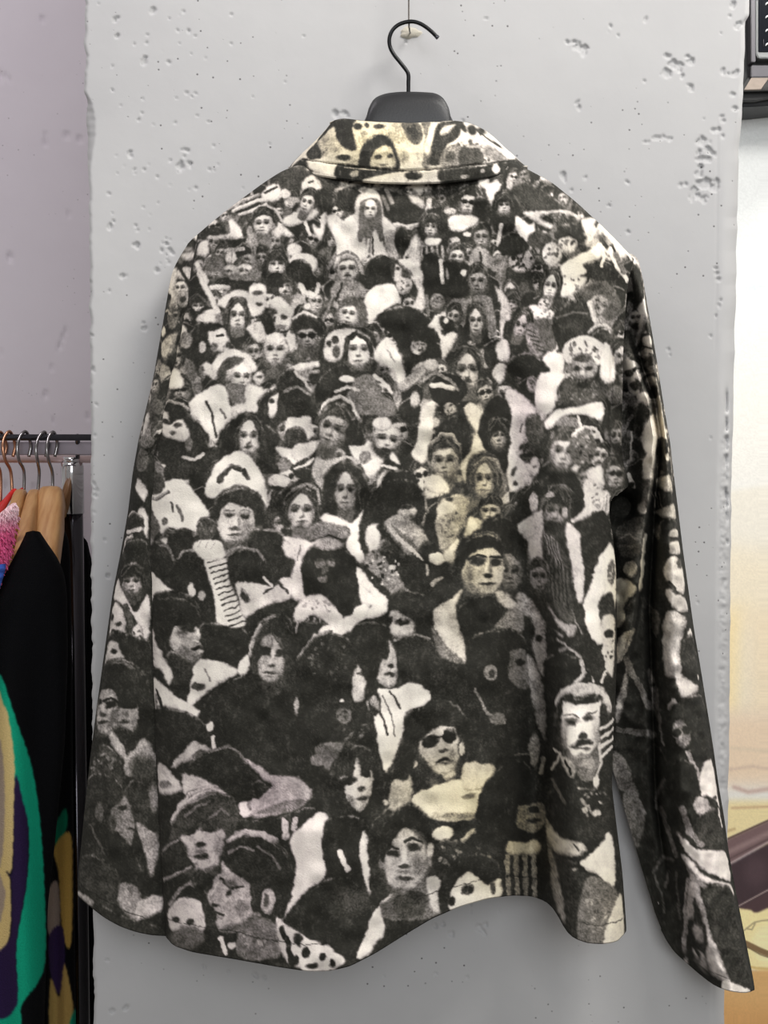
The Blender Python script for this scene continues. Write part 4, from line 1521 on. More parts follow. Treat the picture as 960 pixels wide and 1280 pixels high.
def wood_mat():
    m = mat('beech_wood', (206, 164, 116), .42, bump=(200, .08))
    nt = m.node_tree; b = nt.nodes['Principled BSDF']
    tc = nt.nodes.new('ShaderNodeTexCoord')
    mp = nt.nodes.new('ShaderNodeMapping'); mp.inputs['Scale'].default_value = (90, 12, 12)
    n = nt.nodes.new('ShaderNodeTexNoise'); n.inputs['Scale'].default_value = 2.2; n.inputs['Detail'].default_value = 6
    nt.links.new(tc.outputs['Object'], mp.inputs['Vector']); nt.links.new(mp.outputs['Vector'], n.inputs['Vector'])
    cr = nt.nodes.new('ShaderNodeValToRGB')
    cr.color_ramp.elements[0].position = .3; cr.color_ramp.elements[1].position = .7
    cr.color_ramp.elements[0].color = (*s2l(np.array((178, 126, 78))/255.), 1)
    cr.color_ramp.elements[1].color = (*s2l(np.array((208, 162, 110))/255.), 1)
    nt.links.new(n.outputs['Fac'], cr.inputs['Fac']); nt.links.new(cr.outputs['Color'], b.inputs['Base Color'])
    return m
M_wood = wood_mat()

# ---------------------------------------------------------------- the print
def sample(a, px, py):
    x = np.clip(px*RS-.5, 0, RW-1.001); y = np.clip(py*RS-.5, 0, RH-1.001)
    xi = x.astype(int); yi = y.astype(int); fx = x-xi; fy = y-yi
    return (a[yi, xi]*(1-fx)+a[yi, xi+1]*fx)*(1-fy)+(a[yi+1, xi]*(1-fx)+a[yi+1, xi+1]*fx)*fy

N4 = smooth_noise(RH, RW, 5, 1)-.5; N5 = smooth_noise(RH, RW, 5, 2)-.5
N9 = smooth_noise(RH, RW, 11, 3)-.5; N10 = smooth_noise(RH, RW, 11, 4)-.5
NG = smooth_noise(RH, RW, 2.0, 5)-.5
NM = smooth_noise(RH, RW, 9, 6)-.5
NL = smooth_noise(RH, RW, 38, 7)-.5
NB = smooth_noise(RH, RW, 13, 8)*.6+smooth_noise(RH, RW, 6, 9)*.4

_rg = np.random.default_rng(55)
def streaks(h, w, cx, cy, seed):
    g = np.random.default_rng(seed).random((int(h/cy)+3, int(w/cx)+3))
    y = np.arange(h)/cy; x = np.arange(w)/cx; yi = y.astype(int); xi = x.astype(int); fy = (y-yi)[:, None]; fx = x-xi
    fy = fy*fy*(3-2*fy); fx = fx*fx*(3-2*fx)
    return ((g[yi][:, xi]*(1-fx)+g[yi][:, xi+1]*fx)*(1-fy)+(g[yi+1][:, xi]*(1-fx)+g[yi+1][:, xi+1]*fx)*fy)-.5
TEX = ((streaks(RH, RW, 3.2, 16, 61)+.7*streaks(RH, RW, 7, 9, 62)).astype(np.float32), (smooth_noise(RH, RW, 17, 63)-.5+.6*(smooth_noise(RH, RW, 7, 64)-.5)).astype(np.float32))

def crowd(c, xa, xb):
    # dim heads and shoulders that fill the gaps of the upper rows
    r = random.Random(77); y = 222.
    while y < 700:
        h = 8.5+(y-222)*.022; x = xa+r.uniform(0, 20)
        while x < xb:
            if r.random() < .86:
                cx, cy, k = x+r.uniform(-4, 4), y+r.uniform(-5, 5), h*r.uniform(.8, 1.15)
                gg = r.choice((.16, .2, .3, .45, .6, .75)); gs = gg*r.uniform(.7, 1)
                c.poly([(cx-k*2, cy+k*3), (cx-k*1.7, cy+k*1.5), (cx-k*.5, cy+k*1.1), (cx+k*.5, cy+k*1.1), (cx+k*1.7, cy+k*1.5), (cx+k*2, cy+k*3)], gs)
                for q in range(3):
                    a = r.uniform(-1.5, 1.5)*k
                    c.stroke([(cx+a, cy+k*1.4), (cx+a*1.2, cy+k*2.8)], r.uniform(1, 2.4), gs*r.uniform(.4, 1.3), al=.7)
                hr = r.choice(('short', 'short', 'long', 'bang', 'afro', 'hood'))
                if r.random() < .3: c.ell(cx, cy-k*.1, k*1.15, k*1.35, .13); c.stroke([(cx-k, cy-k*.8), (cx, cy-k*1.4), (cx+k*.9, cy-k*.9)], 1.6, .45)
                else: c.face(cx, cy, k, r.uniform(.64, .8), r.uniform(-.25, .25), r.uniform(-.5, .5), r.uniform(.5, .86), hr, r.uniform(.1, .2), r.choice(('', '', 'm', 'g', 'b')), r.choice((0, .6, -.6)))
            x += h*r.uniform(2.0, 3.0)
        y += h*1.75

def print_tone(text, back=.12, fill=True, span=(150, 850)):
    c = Canvas(back)
    if fill:
        t = np.clip((NB-.60)/.07, 0, 1); t = t*t*(3-2*t)
        c.a += (t*(.34+.5*NM)).astype(np.float32)
        crowd(c, *span)
    c.tex = TEX
    c.run(text)
    return c.a

def print_rgb(a, px, py, seed=0):
    # ragged, grainy print edges
    w = sample(N4, px, py); w2 = sample(N5, px, py); v = sample(N9, px, py); v2 = sample(N10, px, py)
    k = np.interp(py, [200, 450, 800], [.55, .8, 1.15])
    qx = px+k*(1.5*w+2.2*v); qy = py+k*(1.5*w2+2.2*v2)
    g = sample(a, qx, qy)
    m = sample(NM, px, py); gr = sample(NG, px, py); L = sample(NL, px, py)
    mid = np.clip(1-np.abs(g-.5)*2, 0, 1)
    g = (g-.45)*1.06+.45+m*(.03+.16*mid)+gr*(.07+.28*mid)+L*.03
    g = np.clip(g, 0, 1)
    s = np.array([[0, .125, .12, .10], [.12, .175, .17, .148], [.3, .36, .345, .32], [.5, .55, .525, .505], [.8, .87, .835, .80], [1, .975, .945, .895]])
    c = np.stack([np.interp(g, s[:, 0], s[:, i]) for i in (1, 2, 3)], -1)
    # colour casts, yellowish and lilac; yellow by the lower valley paints in warm light
    warm = np.zeros_like(g)
    for cx, cy, rx, ry, k in ((595, 640, 60, 150, 1.2), (560, 990, 120, 60, .9), (640, 1050, 70, 90, 1.1), (470, 180, 90, 50, 1.3), (735, 325, 40, 40, .5), (790, 760, 30, 90, 1.), (830, 560, 30, 160, .5), (780, 1140, 40, 80, .6), (205, 420, 25, 90, .7), (655, 500, 30, 150, -.9), (690, 700, 50, 120, -.4), (300, 1080, 150, 160, -.7), (380, 720, 60, 70, -.5), (330, 980, 70, 50, -.7), (170, 760, 30, 90, -.3), (870, 1050, 60, 200, -.4)):
        warm += k*np.exp(-((px-cx)/rx)**2-((py-cy)/ry)**2)
    lt = np.clip((g-.2)/.5, 0, 1)
    wp = np.clip(warm, 0, 2)*lt; cl = np.clip(-warm, 0, 2)*lt
    c[..., 0] += -.015*wp; c[..., 1] += -.03*wp-.028*cl; c[..., 2] += -.11*wp+.0*cl
    return s2l(np.clip(c, 0, 1))

def interp(pts, along=1):
    p = np.array(pts, float)
    o = np.argsort(p[:, along])
    k, v = p[o, along], p[o, 1-along]
    # gentle monotone smoothing of the outline
    def f(x):
        x = np.asarray(x, float)
        d = 6.0
        return sum(np.interp(x+j*d, k, v)*w for j, w in ((-1, .25), (0, .5), (1, .25)))
    return f

def panel(L, R, T, B, nu, nv, iters=8):
    """grid of photo-plane coordinates filling the outline given by four edge functions"""
    # finer steps next to the two long edges
    t = np.linspace(0, 1, nu); u = t-.10*np.sin(2*math.pi*t)/(2*math.pi)*1.0
    u = u[None, :]; v = np.linspace(0, 1, nv)[:, None]
    xm = (L(700.)+R(700.))/2
    px = np.full((nv, nu), xm)+0*u; py = np.full((nv, nu), 700.)
    px = L(T(px))*(1-u)+R(T(px))*u
    py = T(px)*(1-v)+B(px)*v
    for _ in range(iters):
        px = L(py)*(1-u)+R(py)*u
        py = T(px)*(1-v)+B(px)*v
    return px, py, np.broadcast_to(u, px.shape), np.broadcast_to(v, px.shape)

def smst(a, b, x):
    t = np.clip((x-a)/(b-a), 0, 1); return t*t*(3-2*t)

WR1 = smooth_noise(RH, RW, 60, 21)-.5; WR2 = smooth_noise(RH, RW, 26, 22)-.5; WR3 = smooth_noise(RH, RW, 14, 23)-.5

def cloth(name, px, py, y, yback, tone, parent, hem_rows=5, up=.004):
    """one sewn tube: the printed outer face, a turned hem and the face towards the wall"""
    nv, nu = px.shape
    W = P(px, py, y)
    # the cloth keeps its length where it turns round the two long edges
    ds = np.hypot(np.diff(px, axis=1), np.diff(y, axis=1)/.00078); ex = np.clip(ds-np.abs(np.diff(px, axis=1)), 0, 30)
    el = ex*(1-smst(2, 9, px[:, 1:]-px[:, :1])); er_ = ex*(1-smst(2, 9, px[:, -1:]-px[:, :-1]))
    exl = np.concatenate([np.cumsum(el[:, ::-1], 1)[:, ::-1], np.zeros((nv, 1))], 1)
    exr = np.concatenate([np.zeros((nv, 1)), np.cumsum(er_, 1)], 1)
    col = print_rgb(tone, np.clip(px-exl+exr, 2, 957), py)
    V = [W.reshape(-1, 3)]; C = [col.reshape(-1, 3)]; Fa = [grid_faces(nv, nu)]
    off = nv*nu
    # turned hem
    rows = [W[-1]]; last = W[-1]
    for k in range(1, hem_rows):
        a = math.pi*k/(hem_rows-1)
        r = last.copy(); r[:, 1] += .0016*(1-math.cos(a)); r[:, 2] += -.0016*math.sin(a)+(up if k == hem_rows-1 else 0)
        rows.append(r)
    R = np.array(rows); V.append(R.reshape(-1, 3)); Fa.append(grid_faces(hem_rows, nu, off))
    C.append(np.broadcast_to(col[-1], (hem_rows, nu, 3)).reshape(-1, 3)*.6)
    off += hem_rows*nu
    # face towards the wall
    st = max(1, nu//60); sv = max(1, nv//80)
    iu = np.unique(np.r_[np.arange(0, nu, st), nu-1]); iv = np.unique(np.r_[np.arange(0, nv, sv), nv-1])
    bx, by, bb = px[np.ix_(iv, iu)], py[np.ix_(iv, iu)].copy(), yback[np.ix_(iv, iu)]
    by[-1] -= 4
    W2 = P(bx, by, bb)
    V.append(W2.reshape(-1, 3)); Fa.append(grid_faces(len(iv), len(iu), off, True))
    C.append(print_rgb(tone, np.clip(px.min()+px.max()-px, 2, 957), np.clip(py+23, 2, 1276))[np.ix_(iv, iu)].reshape(-1, 3))
    return mesh_obj(name, np.concatenate(V), np.concatenate(Fa), M_print, parent, True, np.concatenate(C))

# ---------------------------------------------------------------- the jacket
jacket = empty('jacket', PV(480, 215, .02))
tag(jacket, 'jacket printed with a black and white crowd of faces, hung on the grey plaster', 'jacket')

tone_body = print_tone(BODY)
LB = interp([(247, 290), (246, 300), (240, 330), (232, 370), (222, 420), (211, 470), (203, 510), (196, 545), (190, 580), (187, 620), (186, 660), (187, 700), (188, 760), (190, 830), (193, 900), (196, 980), (199, 1050), (203, 1110), (206, 1150), (208, 1180), (210, 1200)])
RB = interp([(797, 300), (793, 322), (788, 340), (784, 360), (781, 400), (779, 440), (778, 500), (777, 560), (780, 585), (786, 602), (787, 608), (780, 614), (764, 620), (761, 640), (766, 670), (770, 710), (771, 760), (771, 820), (769, 880), (766, 940), (765, 985), (768, 1010), (773, 1050), (778, 1090), (781, 1130), (783, 1160), (782, 1185)])
TB = interp([(200, 330), (246, 294), (262, 280), (292, 256), (330, 228), (352, 214), (372, 206), (440, 208), (520, 208), (600, 206), (640, 202), (664, 214), (690, 228), (722, 254), (752, 282), (775, 305), (794, 326), (820, 345)], 0)
BB = interp([(190, 1150), (205, 1166), (214, 1180), (240, 1189), (300, 1199), (350, 1208), (385, 1213), (410, 1213), (437, 1207), (470, 1190), (505, 1168), (540, 1147), (575, 1132), (610, 1122), (640, 1118), (665, 1119), (684, 1126), (698, 1142), (704, 1158), (716, 1171), (735, 1178), (755, 1179), (772, 1176), (779, 1170), (784, 1158)], 0)
px, py, u, v = panel(LB, RB, TB, BB, 450, 760)
rs = np.interp(py, [200, 320, 360, 500, 600, 700, 800, 900, 1000, 1100, 1200], [800, 797, 790, 788, 786, 778, 773, 771, 770, 779, 784])
ud = np.clip((px-LB(py))/(rs-LB(py)), 0, 1)
e = np.clip(1-np.abs(2*ud-1)**3.2, 0, 1)**.55
top = np.sqrt(np.clip(v/.05, 0, 1))
y = .012-.052*e*(.35+.65*top)
A = smst(380, 1120, py)
y += -.034*A*np.exp(-((px-400)/125)**2)
vx = np.interp(py, [300, 600, 800, 1000, 1140], [628, 640, 660, 668, 664])
y += (.006+.066*A)*np.exp(-((px-vx)/np.interp(py, [300, 700, 1140], [26, 27, 27]))**2)*smst(280, 480, py)
rx = np.interp(py, [300, 700, 1000, 1160], [722, 722, 724, 738])
y += -.034*A*np.exp(-((px-rx)/40)**2)
y += .010*A*np.exp(-((px-505)/40)**2)
# drag lines below the right armhole and soft all-over ripples
y += .006*sample(WR1, px, py)*2*e+.0025*sample(WR2, px, py)*2*e
y += .006*np.exp(-((px-778)/26)**2)*np.exp(-((py-520)/120)**2)*np.sin((py-.8*px)/9.)
y += .0012*np.sin((px-py*.12)/8.)*smst(700, 900, py)*np.exp(-((px-690)/60)**2)
# side seam piping pressed into the right flank
seam = np.interp(py, [440, 500, 600, 640], [765, 764, 758, 756])
y += .003*np.exp(-((px-seam)/2.2)**2)*smst(420, 450, py)*(1-smst(600, 640, py))
yb = .015+.045*np.clip(1-np.abs(2*u-1)**4, 0, 1)**.5
cloth('body', px, py, y, yb, tone_body, None)
body = COL.objects['body']; child(body, jacket)

tone_l = print_tone(SLEEVE_L, span=(110, 260))
LS = interp([(240, 290), (236, 304), (224, 322), (216, 338), (212, 355), (206, 390), (199, 430), (192, 470), (184, 505), (174, 545), (166, 590), (160, 640), (151, 690), (141, 740), (134, 790), (127, 840), (120, 890), (113, 945), (107, 1000), (102, 1050), (98, 1090), (97, 1110), (97, 1130)])
RSL = interp([(276, 290), (262, 340), (246, 420), (226, 500), (212, 560), (208, 640), (206, 700), (208, 800), (212, 900), (214, 1000), (218, 1080), (222, 1150), (224, 1190)])
TS = interp([(200, 340), (216, 326), (236, 303), (247, 292), (262, 286), (290, 284)], 0)
BS = interp([(90, 1112), (98, 1120), (112, 1132), (130, 1146), (150, 1157), (170, 1164), (190, 1168), (230, 1170)], 0)
px, py, u, v = panel(LS, RSL, TS, BS, 110, 700)
e = np.clip(1-np.abs(1.6*u-.9)**2.4, 0, 1)**.5
y = .054-.050*e*np.sqrt(np.clip(v/.04, .1, 1))
y += .006*sample(WR1, px, py)*e+.005*sample(WR2, px, py)*e
y += .004*np.exp(-((py-560)/30)**2)*np.sin((py+px)/7.)*e
yb = .058+.014*np.clip(1-np.abs(2*u-1)**3, 0, 1)**.5
head = (1-smst(.0, .10, v))**2
y = y*(1-head)+.030*head; yb = yb*(1-head)+.033*head
child(cloth('sleeve', px, py, y, yb, tone_l, None), jacket)
sl = [o for o in COL.objects if o.name == 'sleeve'][0]

tone_r = print_tone(SLEEVE_R, span=(750, 900))
LR = interp([(772, 318), (768, 400), (764, 480), (758, 560), (752, 620), (752, 700), (756, 800), (758, 900), (762, 950), (770, 975), (783, 1020), (797, 1068), (808, 1105), (820, 1145), (829, 1165), (836, 1184), (850, 1200), (880, 1225)])
RR = interp([(795, 320), (799, 328), (804, 350), (809, 380), (815, 415), (821, 450), (827, 490), (832, 520), (838, 555), (843, 600), (848, 640), (854, 690), (861, 740), (868, 790), (875, 830), (883, 880), (891, 930), (898, 980), (905, 1020), (911, 1065), (918, 1105), (926, 1145), (934, 1185), (940, 1215), (943, 1232), (944, 1245)])
TR = interp([(755, 330), (775, 318), (792, 316), (800, 328), (820, 340)], 0)
BR = interp([(800, 1120), (822, 1152), (832, 1172), (842, 1188), (858, 1202), (875, 1217), (892, 1230), (908, 1237), (925, 1240), (938, 1240), (946, 1234)], 0)
px, py, u, v = panel(LR, RR, TR, BR, 170, 760)
ridge = np.interp(py, [320, 420, 500, 600, 700, 850, 950, 1060, 1100, 1240], [797, 812, 826, 836, 840, 846, 854, 868, 876, 905])
y = .040-.048*np.exp(-((px-ridge)/np.interp(py, [320, 600, 900, 1240], [14, 15, 24, 34]))**2)
# roll the outer edge round to the back
y += .02*smst(.90, 1.0, u)**2
# second fold behind the arm and the deep crease between the two
edge = np.interp(py, [330, 400, 430, 460, 500, 545, 600, 640, 670, 737, 800, 860], [782, 786, 790, 799, 814, 821, 819, 812, 807, 801, 792, 782])
dl = px-(edge-5)
y += -.050*np.where(dl < 0, np.exp(-(dl/20)**2), np.exp(-(dl/4.2)**2))*(1-smst(780, 870, py))*smst(400, 450, py)
crease = np.interp(py, [400, 460, 500, 545, 620, 700, 760, 840, 1000, 1100], [792, 804, 819, 826, 820, 815, 812, 815, 820, 834])
y += .030*np.exp(-((px-crease)/5)**2)*smst(410, 470, py)*(1-smst(1000, 1120, py))
# hollow under the shoulder
y += .075*np.exp(-((px-780)/17)**2)*np.exp(-((py-634)/17)**2)
y += .02*smst(.55, .0, u)*smst(800, 900, py)
y += .006*sample(WR2, px, py)*2+.003*sample(WR3, px, py)*2
y += .0025*np.sin(py/11.+px/15.)*np.exp(-((py-520)/120)**2)
head = (1-smst(.0, .09, v))**2
y = np.minimum(y, .074)*(1-head)+.028*head
yb = np.maximum(y+.004, .034*head+(1-head)*.052+(1-head)*.014*np.clip(1-np.abs(2*u-1)**3, 0, 1)**.5)
child(cloth('sleeve', px, py, np.minimum(y, .074), yb, tone_r, None), jacket)

# collar: a turned-down band standing proud of the shoulders
tone_c = print_tone(COLLAR, fill=False)
LC = interp([(418, 148), (412, 156), (402, 168), (390, 180), (378, 191), (366, 203), (360, 211), (358, 220)])
RC = interp([(590, 150), (606, 160), (622, 174), (636, 188), (648, 200), (658, 208), (663, 215), (664, 222)])
TC = interp([(405, 158), (418, 150), (430, 148), (460, 152), (500, 154), (540, 153), (570, 151), (588, 154), (606, 162), (640, 190)], 0)
BC = interp([(352, 210), (362, 213), (390, 217), (430, 223), (470, 227), (510, 228), (550, 227), (590, 223), (625, 218), (655, 211), (668, 211)], 0)
px, py, u, v = panel(LC, RC, TC, BC, 300, 90)
e = np.clip(1-np.abs(2*u-1)**2.6, 0, 1)**.5
y = .03-.075*e*(.25+.75*np.sqrt(np.clip(v/.5, 0, 1)))
y += .006*(1-v)*0+.0035*sample(WR2, px, py)
# stitched lower band steps down a little
band = np.interp(px, [377, 425, 455, 500, 540, 590, 641], [199, 206, 210, 213.5, 212, 206.5, 201])
y += .0018*np.exp(-((py-band)/1.5)**2)
yb = y*0+.03+.004*e
col = cloth('collar', px, py, y, y+.006, tone_c, None, up=.001)
child(col, jacket)
# inside of the collar, rolled over the hanger neck
pts = []
xs = np.linspace(412, 594, 60)
tp = TC(xs)
W0 = P(xs, tp, .03-.075*np.clip(1-np.abs(2*(xs-412)/182-1)**2.6, 0, 1)**.5*.25)
rows = []
for k in range(10):
    a = k/9
    r = W0.copy(); r[:, 1] += .010*math.sin(a*math.pi/2)+.0; r[:, 2] += .003*math.sin(a*math.pi)-.028*a*a
    rows.append(r)
R = np.array(rows)
cc = print_rgb(tone_c, np.broadcast_to(xs, (10, 60)), np.broadcast_to(tp+8, (10, 60)))
child(mesh_obj('collar_stand', R.reshape(-1, 3), grid_faces(10, 60), M_print, None, True, cc.reshape(-1, 3)), jacket)

# ---------------------------------------------------------------- black hanger
hy = .045
hang = empty('coat_hanger', PV(511, 116, hy))
tag(hang, 'black plastic coat hanger with a metal hook, holding up the crowd print jacket', 'hanger')
# moulded neck and arms: cross sections along the arm
outl_t = [(372, 236), (395, 214), (420, 192), (440, 172), (456, 152), (461, 137), (468, 125), (480, 119), (496, 116.5), (512, 116), (528, 116.5), (543, 118), (553, 124), (560, 136), (565, 152), (585, 175), (610, 196), (640, 216), (662, 236)]
outl_b = [(372, 252), (395, 236), (420, 222), (440, 212), (456, 206), (461, 204), (468, 202), (480, 200), (496, 199), (512, 199), (528, 199), (543, 200), (553, 201), (560, 203), (565, 205), (585, 212), (610, 222), (640, 236), (662, 252)]
ot = smooth_path(outl_t, 4); ob = smooth_path(outl_b, 4)
V = []; Fc = []; K = 16
for (a, b) in zip(ot, ob):
    c0 = P(a[0], a[1], hy); c1 = P(b[0], b[1], hy)
    mid = (c0+c1)/2; hz = (c0[2]-c1[2])/2
    for k in range(K):
        an = 2*math.pi*k/K
        cs, sn = math.cos(an), math.sin(an)
        V.append((mid[0]+0*(c0[0]-c1[0])/2*sn, mid[1]-.017*math.copysign(abs(cs)**.6, cs), mid[2]+hz*math.copysign(abs(sn)**.6, sn)))
n = len(ot)
for i in range(n-1):
    for k in range(K): Fc.append([i*K+k, (i+1)*K+k, (i+1)*K+(k+1) % K, i*K+(k+1) % K])
Fc.append([k for k in range(K)]); Fc.append([(n-1)*K+k for k in range(K)][::-1])
child(mesh_obj('hanger_arms', V, Fc, M_black_plastic), hang)
hp = [(510.5, 120), (510.5, 104), (510.5, 94), (508, 88), (501, 79), (493, 69), (488, 60), (486.5, 51), (488, 43), (492, 36), (499, 30.5), (508, 27.5), (516, 27), (524, 29), (532, 33.5), (540, 40), (546.5, 46.5)]
hp = smooth_path(hp, 5)
V, Fc = tube([PV(p[0], p[1], hy) for p in hp], .0019, 12)
child(mesh_obj('hook', V, Fc, M_black_metal), hang)
V, Fc = tube([PV(545.6, 45.6, hy), PV(547.6, 47.6, hy)], .0021, 12)
child(mesh_obj('hook_tip', V, Fc, M_steel_dark), hang)

# wire that carries it, bent into the wall
WALL = .085
wire = [PV(511, -300, .062), PV(511, 5, .058), PV(511.3, 26, hy+.004), PV(511.6, 34, hy-.001), PV(512, 38.5, hy+.004), PV(512.5, 40.5, .07), PV(513, 41, WALL+.02)]
V, Fc = tube(smooth_path([list(p) for p in wire], 6), .00075, 8)
w = mesh_obj('hanging_wire', V, Fc, M_wire)
tag(w, 'thin dark wire running down the plaster and bent into the wall above the black hanger', 'wire')

# ---------------------------------------------------------------- plaster pillar
rng = random.Random(4)
def jag(seed, amp, step=14):
    r = np.random.default_rng(seed); ys = np.arange(-120, 1420, step)
    a = r.normal(0, amp, len(ys)); return lambda q: np.interp(q, ys, a)
jl, jl2, jr = jag(3, .9), jag(5, .7, 5), jag(8, .8)
xl_pts = [(107, -120), (105, 0), (107, 40), (105, 55), (109, 70), (106, 95), (105, 112), (109, 125), (108, 150), (109, 185), (111, 230), (112, 290), (113, 400), (113.5, 560), (114.5, 700), (115.5, 900), (116.5, 1100), (117.5, 1280), (118, 1420)]
xr_pts = [(936, -120), (936, 18), (935, 21), (931.5, 27), (931, 34), (930.5, 70), (929, 100), (927.5, 145), (924, 180), (922, 260), (920, 350), (918, 450), (915.5, 560), (914, 620), (913, 680), (912.5, 800), (911, 950), (909, 1050), (906, 1200), (905, 1280), (904, 1420)]
def XLp(q): return np.interp(q, [p[1] for p in xl_pts], [p[0] for p in xl_pts])+jl(q)*.7+jl2(q)*.6
def XRp(q): return np.interp(q, [p[1] for p in xr_pts], [p[0] for p in xr_pts])+jr(q)*.5
nr, nc = 760, 470
q = np.linspace(-60, 1340, nr)[:, None]; uu = np.linspace(0, 1, nc)[None, :]
px = XLp(q)*(1-uu)+XRp(q)*uu; py = np.broadcast_to(q, px.shape)
y = np.full(px.shape, WALL)
# chipped pits: (x, y, radius, depth) clusters; each one a dent with a sharp rim
pits = []
def blob(x, yy, r, d=.0028, st=1.0, rot=0.): pits.append((x, yy, r, d, st, rot))
for t in ((763, 34, 4.2), (773, 44, 2), (715, 53, 4.4), (721, 58, 4), (728, 62, 5), (733, 60, 3.6), (729, 68, 4), (837, 70, 4.6), (834, 92, 5.4), (842, 80, 5.5), (850, 80, 5), (851, 88, 5), (862, 77, 5.4), (852, 94, 3.6), (863, 107, 4.5), (864, 111, 3),
          (917, 5, 4), (912, 20, 2), (921, 33, 4.4), (924, 30, 3), (904, 89, 3), (910, 91, 2.6), (919, 93, 4), (917, 119, 3), (918, 136, 3), (902, 145, 3.6), (904, 150, 2.6), (892, 162, 3), (899, 161, 3.4), (904, 170, 3),
          (878, 177, 5), (884, 184, 5), (888, 190, 5), (874, 190, 5), (886, 200, 5.4), (875, 199, 5), (875, 208, 5), (872, 216, 4.6), (879, 229, 5), (886, 228, 7), (893, 228, 6), (892, 236, 5), (868, 240, 4.4), (874, 243, 5), (879, 247, 4.6), (864, 247, 3), (850, 232, 3), (857, 231, 2),
          (722, 128, 3.4), (724, 134, 2.6), (704, 222, 4), (706, 226, 3), (715, 238, 1.8), (732, 222, 1.6), (785, 290, 2), (893, 335, 4.4), (896, 342, 3.4), (899, 349, 3), (901, 375, 3), (900, 382, 2.6), (896, 395, 3), (891, 420, 2.6), (892, 430, 2.6), (887, 440, 2), (886, 490, 3), (887, 497, 2.6), (909, 452, 2), (908, 463, 2.4),
          (892, 545, 3), (884, 560, 2), (815, 443, 3), (837, 437, 2.6), (839, 443, 2.6), (843, 515, 2.6), (846, 521, 2), (867, 668, 2.6), (868, 680, 3), (875, 720, 3), (877, 750, 3.6), (878, 762, 3), (875, 775, 2),
          (226, 208, 5), (238, 204, 4), (232, 188, 3.4), (161, 193, 3), (168, 212, 2.6), (173, 150, 2), (163, 196, 2), (137, 284, 3.4), (171, 307, 4), (208, 298, 2.4), (207, 305, 3.4), (203, 313, 2.4), (213, 313, 3.4), (208, 324, 2.6), (197, 339, 3), (147, 45, 3), (180, 78, 3.4), (182, 73, 2.6), (144, 26, 3), (147, 22, 2), (192, 13, 3.6), (236, 37, 2.4), (212, 23, 2), (181, 410, 4), (180, 404, 3), (156, 346, 3.4),
          (121, 613, 3), (119, 620, 3), (117, 605, 3), (136, 720, 2.6), (131, 675, 2), (118, 640, 3), (112, 352, 3), (113, 340, 3), (116, 420, 2.6), (117, 460, 3), (119, 545, 2),
          (420, 144, 4), (430, 142, 3), (433, 146, 3), (419, 141, 3), (565, 1166, 3.4), (600, 1160, 4), (603, 1164, 4), (608, 1155, 3), (553, 1155, 3.4), (545, 1158, 3), (590, 1130, 3), (770, 1165, 3), (250, 1212, 3.6), (254, 1208, 3), (320, 1218, 3), (330, 1222, 3), (480, 1220, 2.6), (585, 1222, 2), (833, 1240, 4), (832, 1250, 3.6), (834, 1258, 3), (838, 1236, 3), (880, 1240, 3), (882, 1250, 2.6), (898, 1256, 2.6), (158, 1260, 3.4), (140, 1265, 3), (135, 1200, 2)):
    blob(t[0], t[1], t[2]*.92, .0014+.00028*min(t[2], 6), rng.uniform(.6, 1.5), rng.uniform(0, 3.1))
for _ in range(150):
    blob(rng.uniform(115, 905), rng.uniform(0, 1270), rng.uniform(.9, 1.9), .0016, rng.uniform(.6, 1.6), rng.uniform(0, 3))
for _ in range(70):
    blob(rng.gauss(215, 45), rng.gauss(150, 110), rng.uniform(.9, 1.7), .0015)
for k in range(15):   # scraped strip along the right edge
    blob(906+rng.uniform(-3, 3), 540+rng.uniform(0, 430), rng.uniform(2, 4.2), .0030, rng.uniform(1, 2.2), 1.5)
for k in range(14): blob(806+k*2.6, 178-6*math.sin(k/13*2.2)+rng.uniform(-1.6, 1.6), rng.uniform(1.4, 2.4), .0016)
e1 = smooth_noise(nr, nc, 3.2, 31)-.5; e2 = smooth_noise(nr, nc, 1.6, 32)-.5
d = np.zeros_like(y)
sx = (px[0, -1]-px[0, 0])/(nc-1); sy = 1400/(nr-1)
for (bx, by, r, dp, st, rot) in pits:
    i0 = int((by-2.4*r-4+60)/sy); i1 = int((by+2.4*r+4+60)/sy)+1; j0 = int((bx-2.4*r-5-105)/sx)-2; j1 = int((bx+2.4*r+5-105)/sx)+3
    i0, j0 = max(0, i0), max(0, j0)
    X = px[i0:i1, j0:j1]-bx; Y = py[i0:i1, j0:j1]-by
    if X.size == 0: continue
    c, s = math.cos(rot), math.sin(rot)
    U, Vv = (X*c+Y*s)/st**.5, (-X*s+Y*c)*st**.5
    rr = np.hypot(U, Vv)/r+1.7*e1[i0:i1, j0:j1]+.8*e2[i0:i1, j0:j1]
    dd = dp*np.clip((1.12-rr)/.34, 0, 1)
    d[i0:i1, j0:j1] = np.maximum(d[i0:i1, j0:j1], dd)
y = y+d*(1+.5*e2)
rough = np.exp(-((px-np.interp(py, [520, 700, 1000], [908, 905, 904]))/4.5)**2)*smst(520, 560, py)*(1-smst(960, 1040, py))
y += rough*.0045*np.clip(e1+.12, 0, 1)+rough*.002*e2
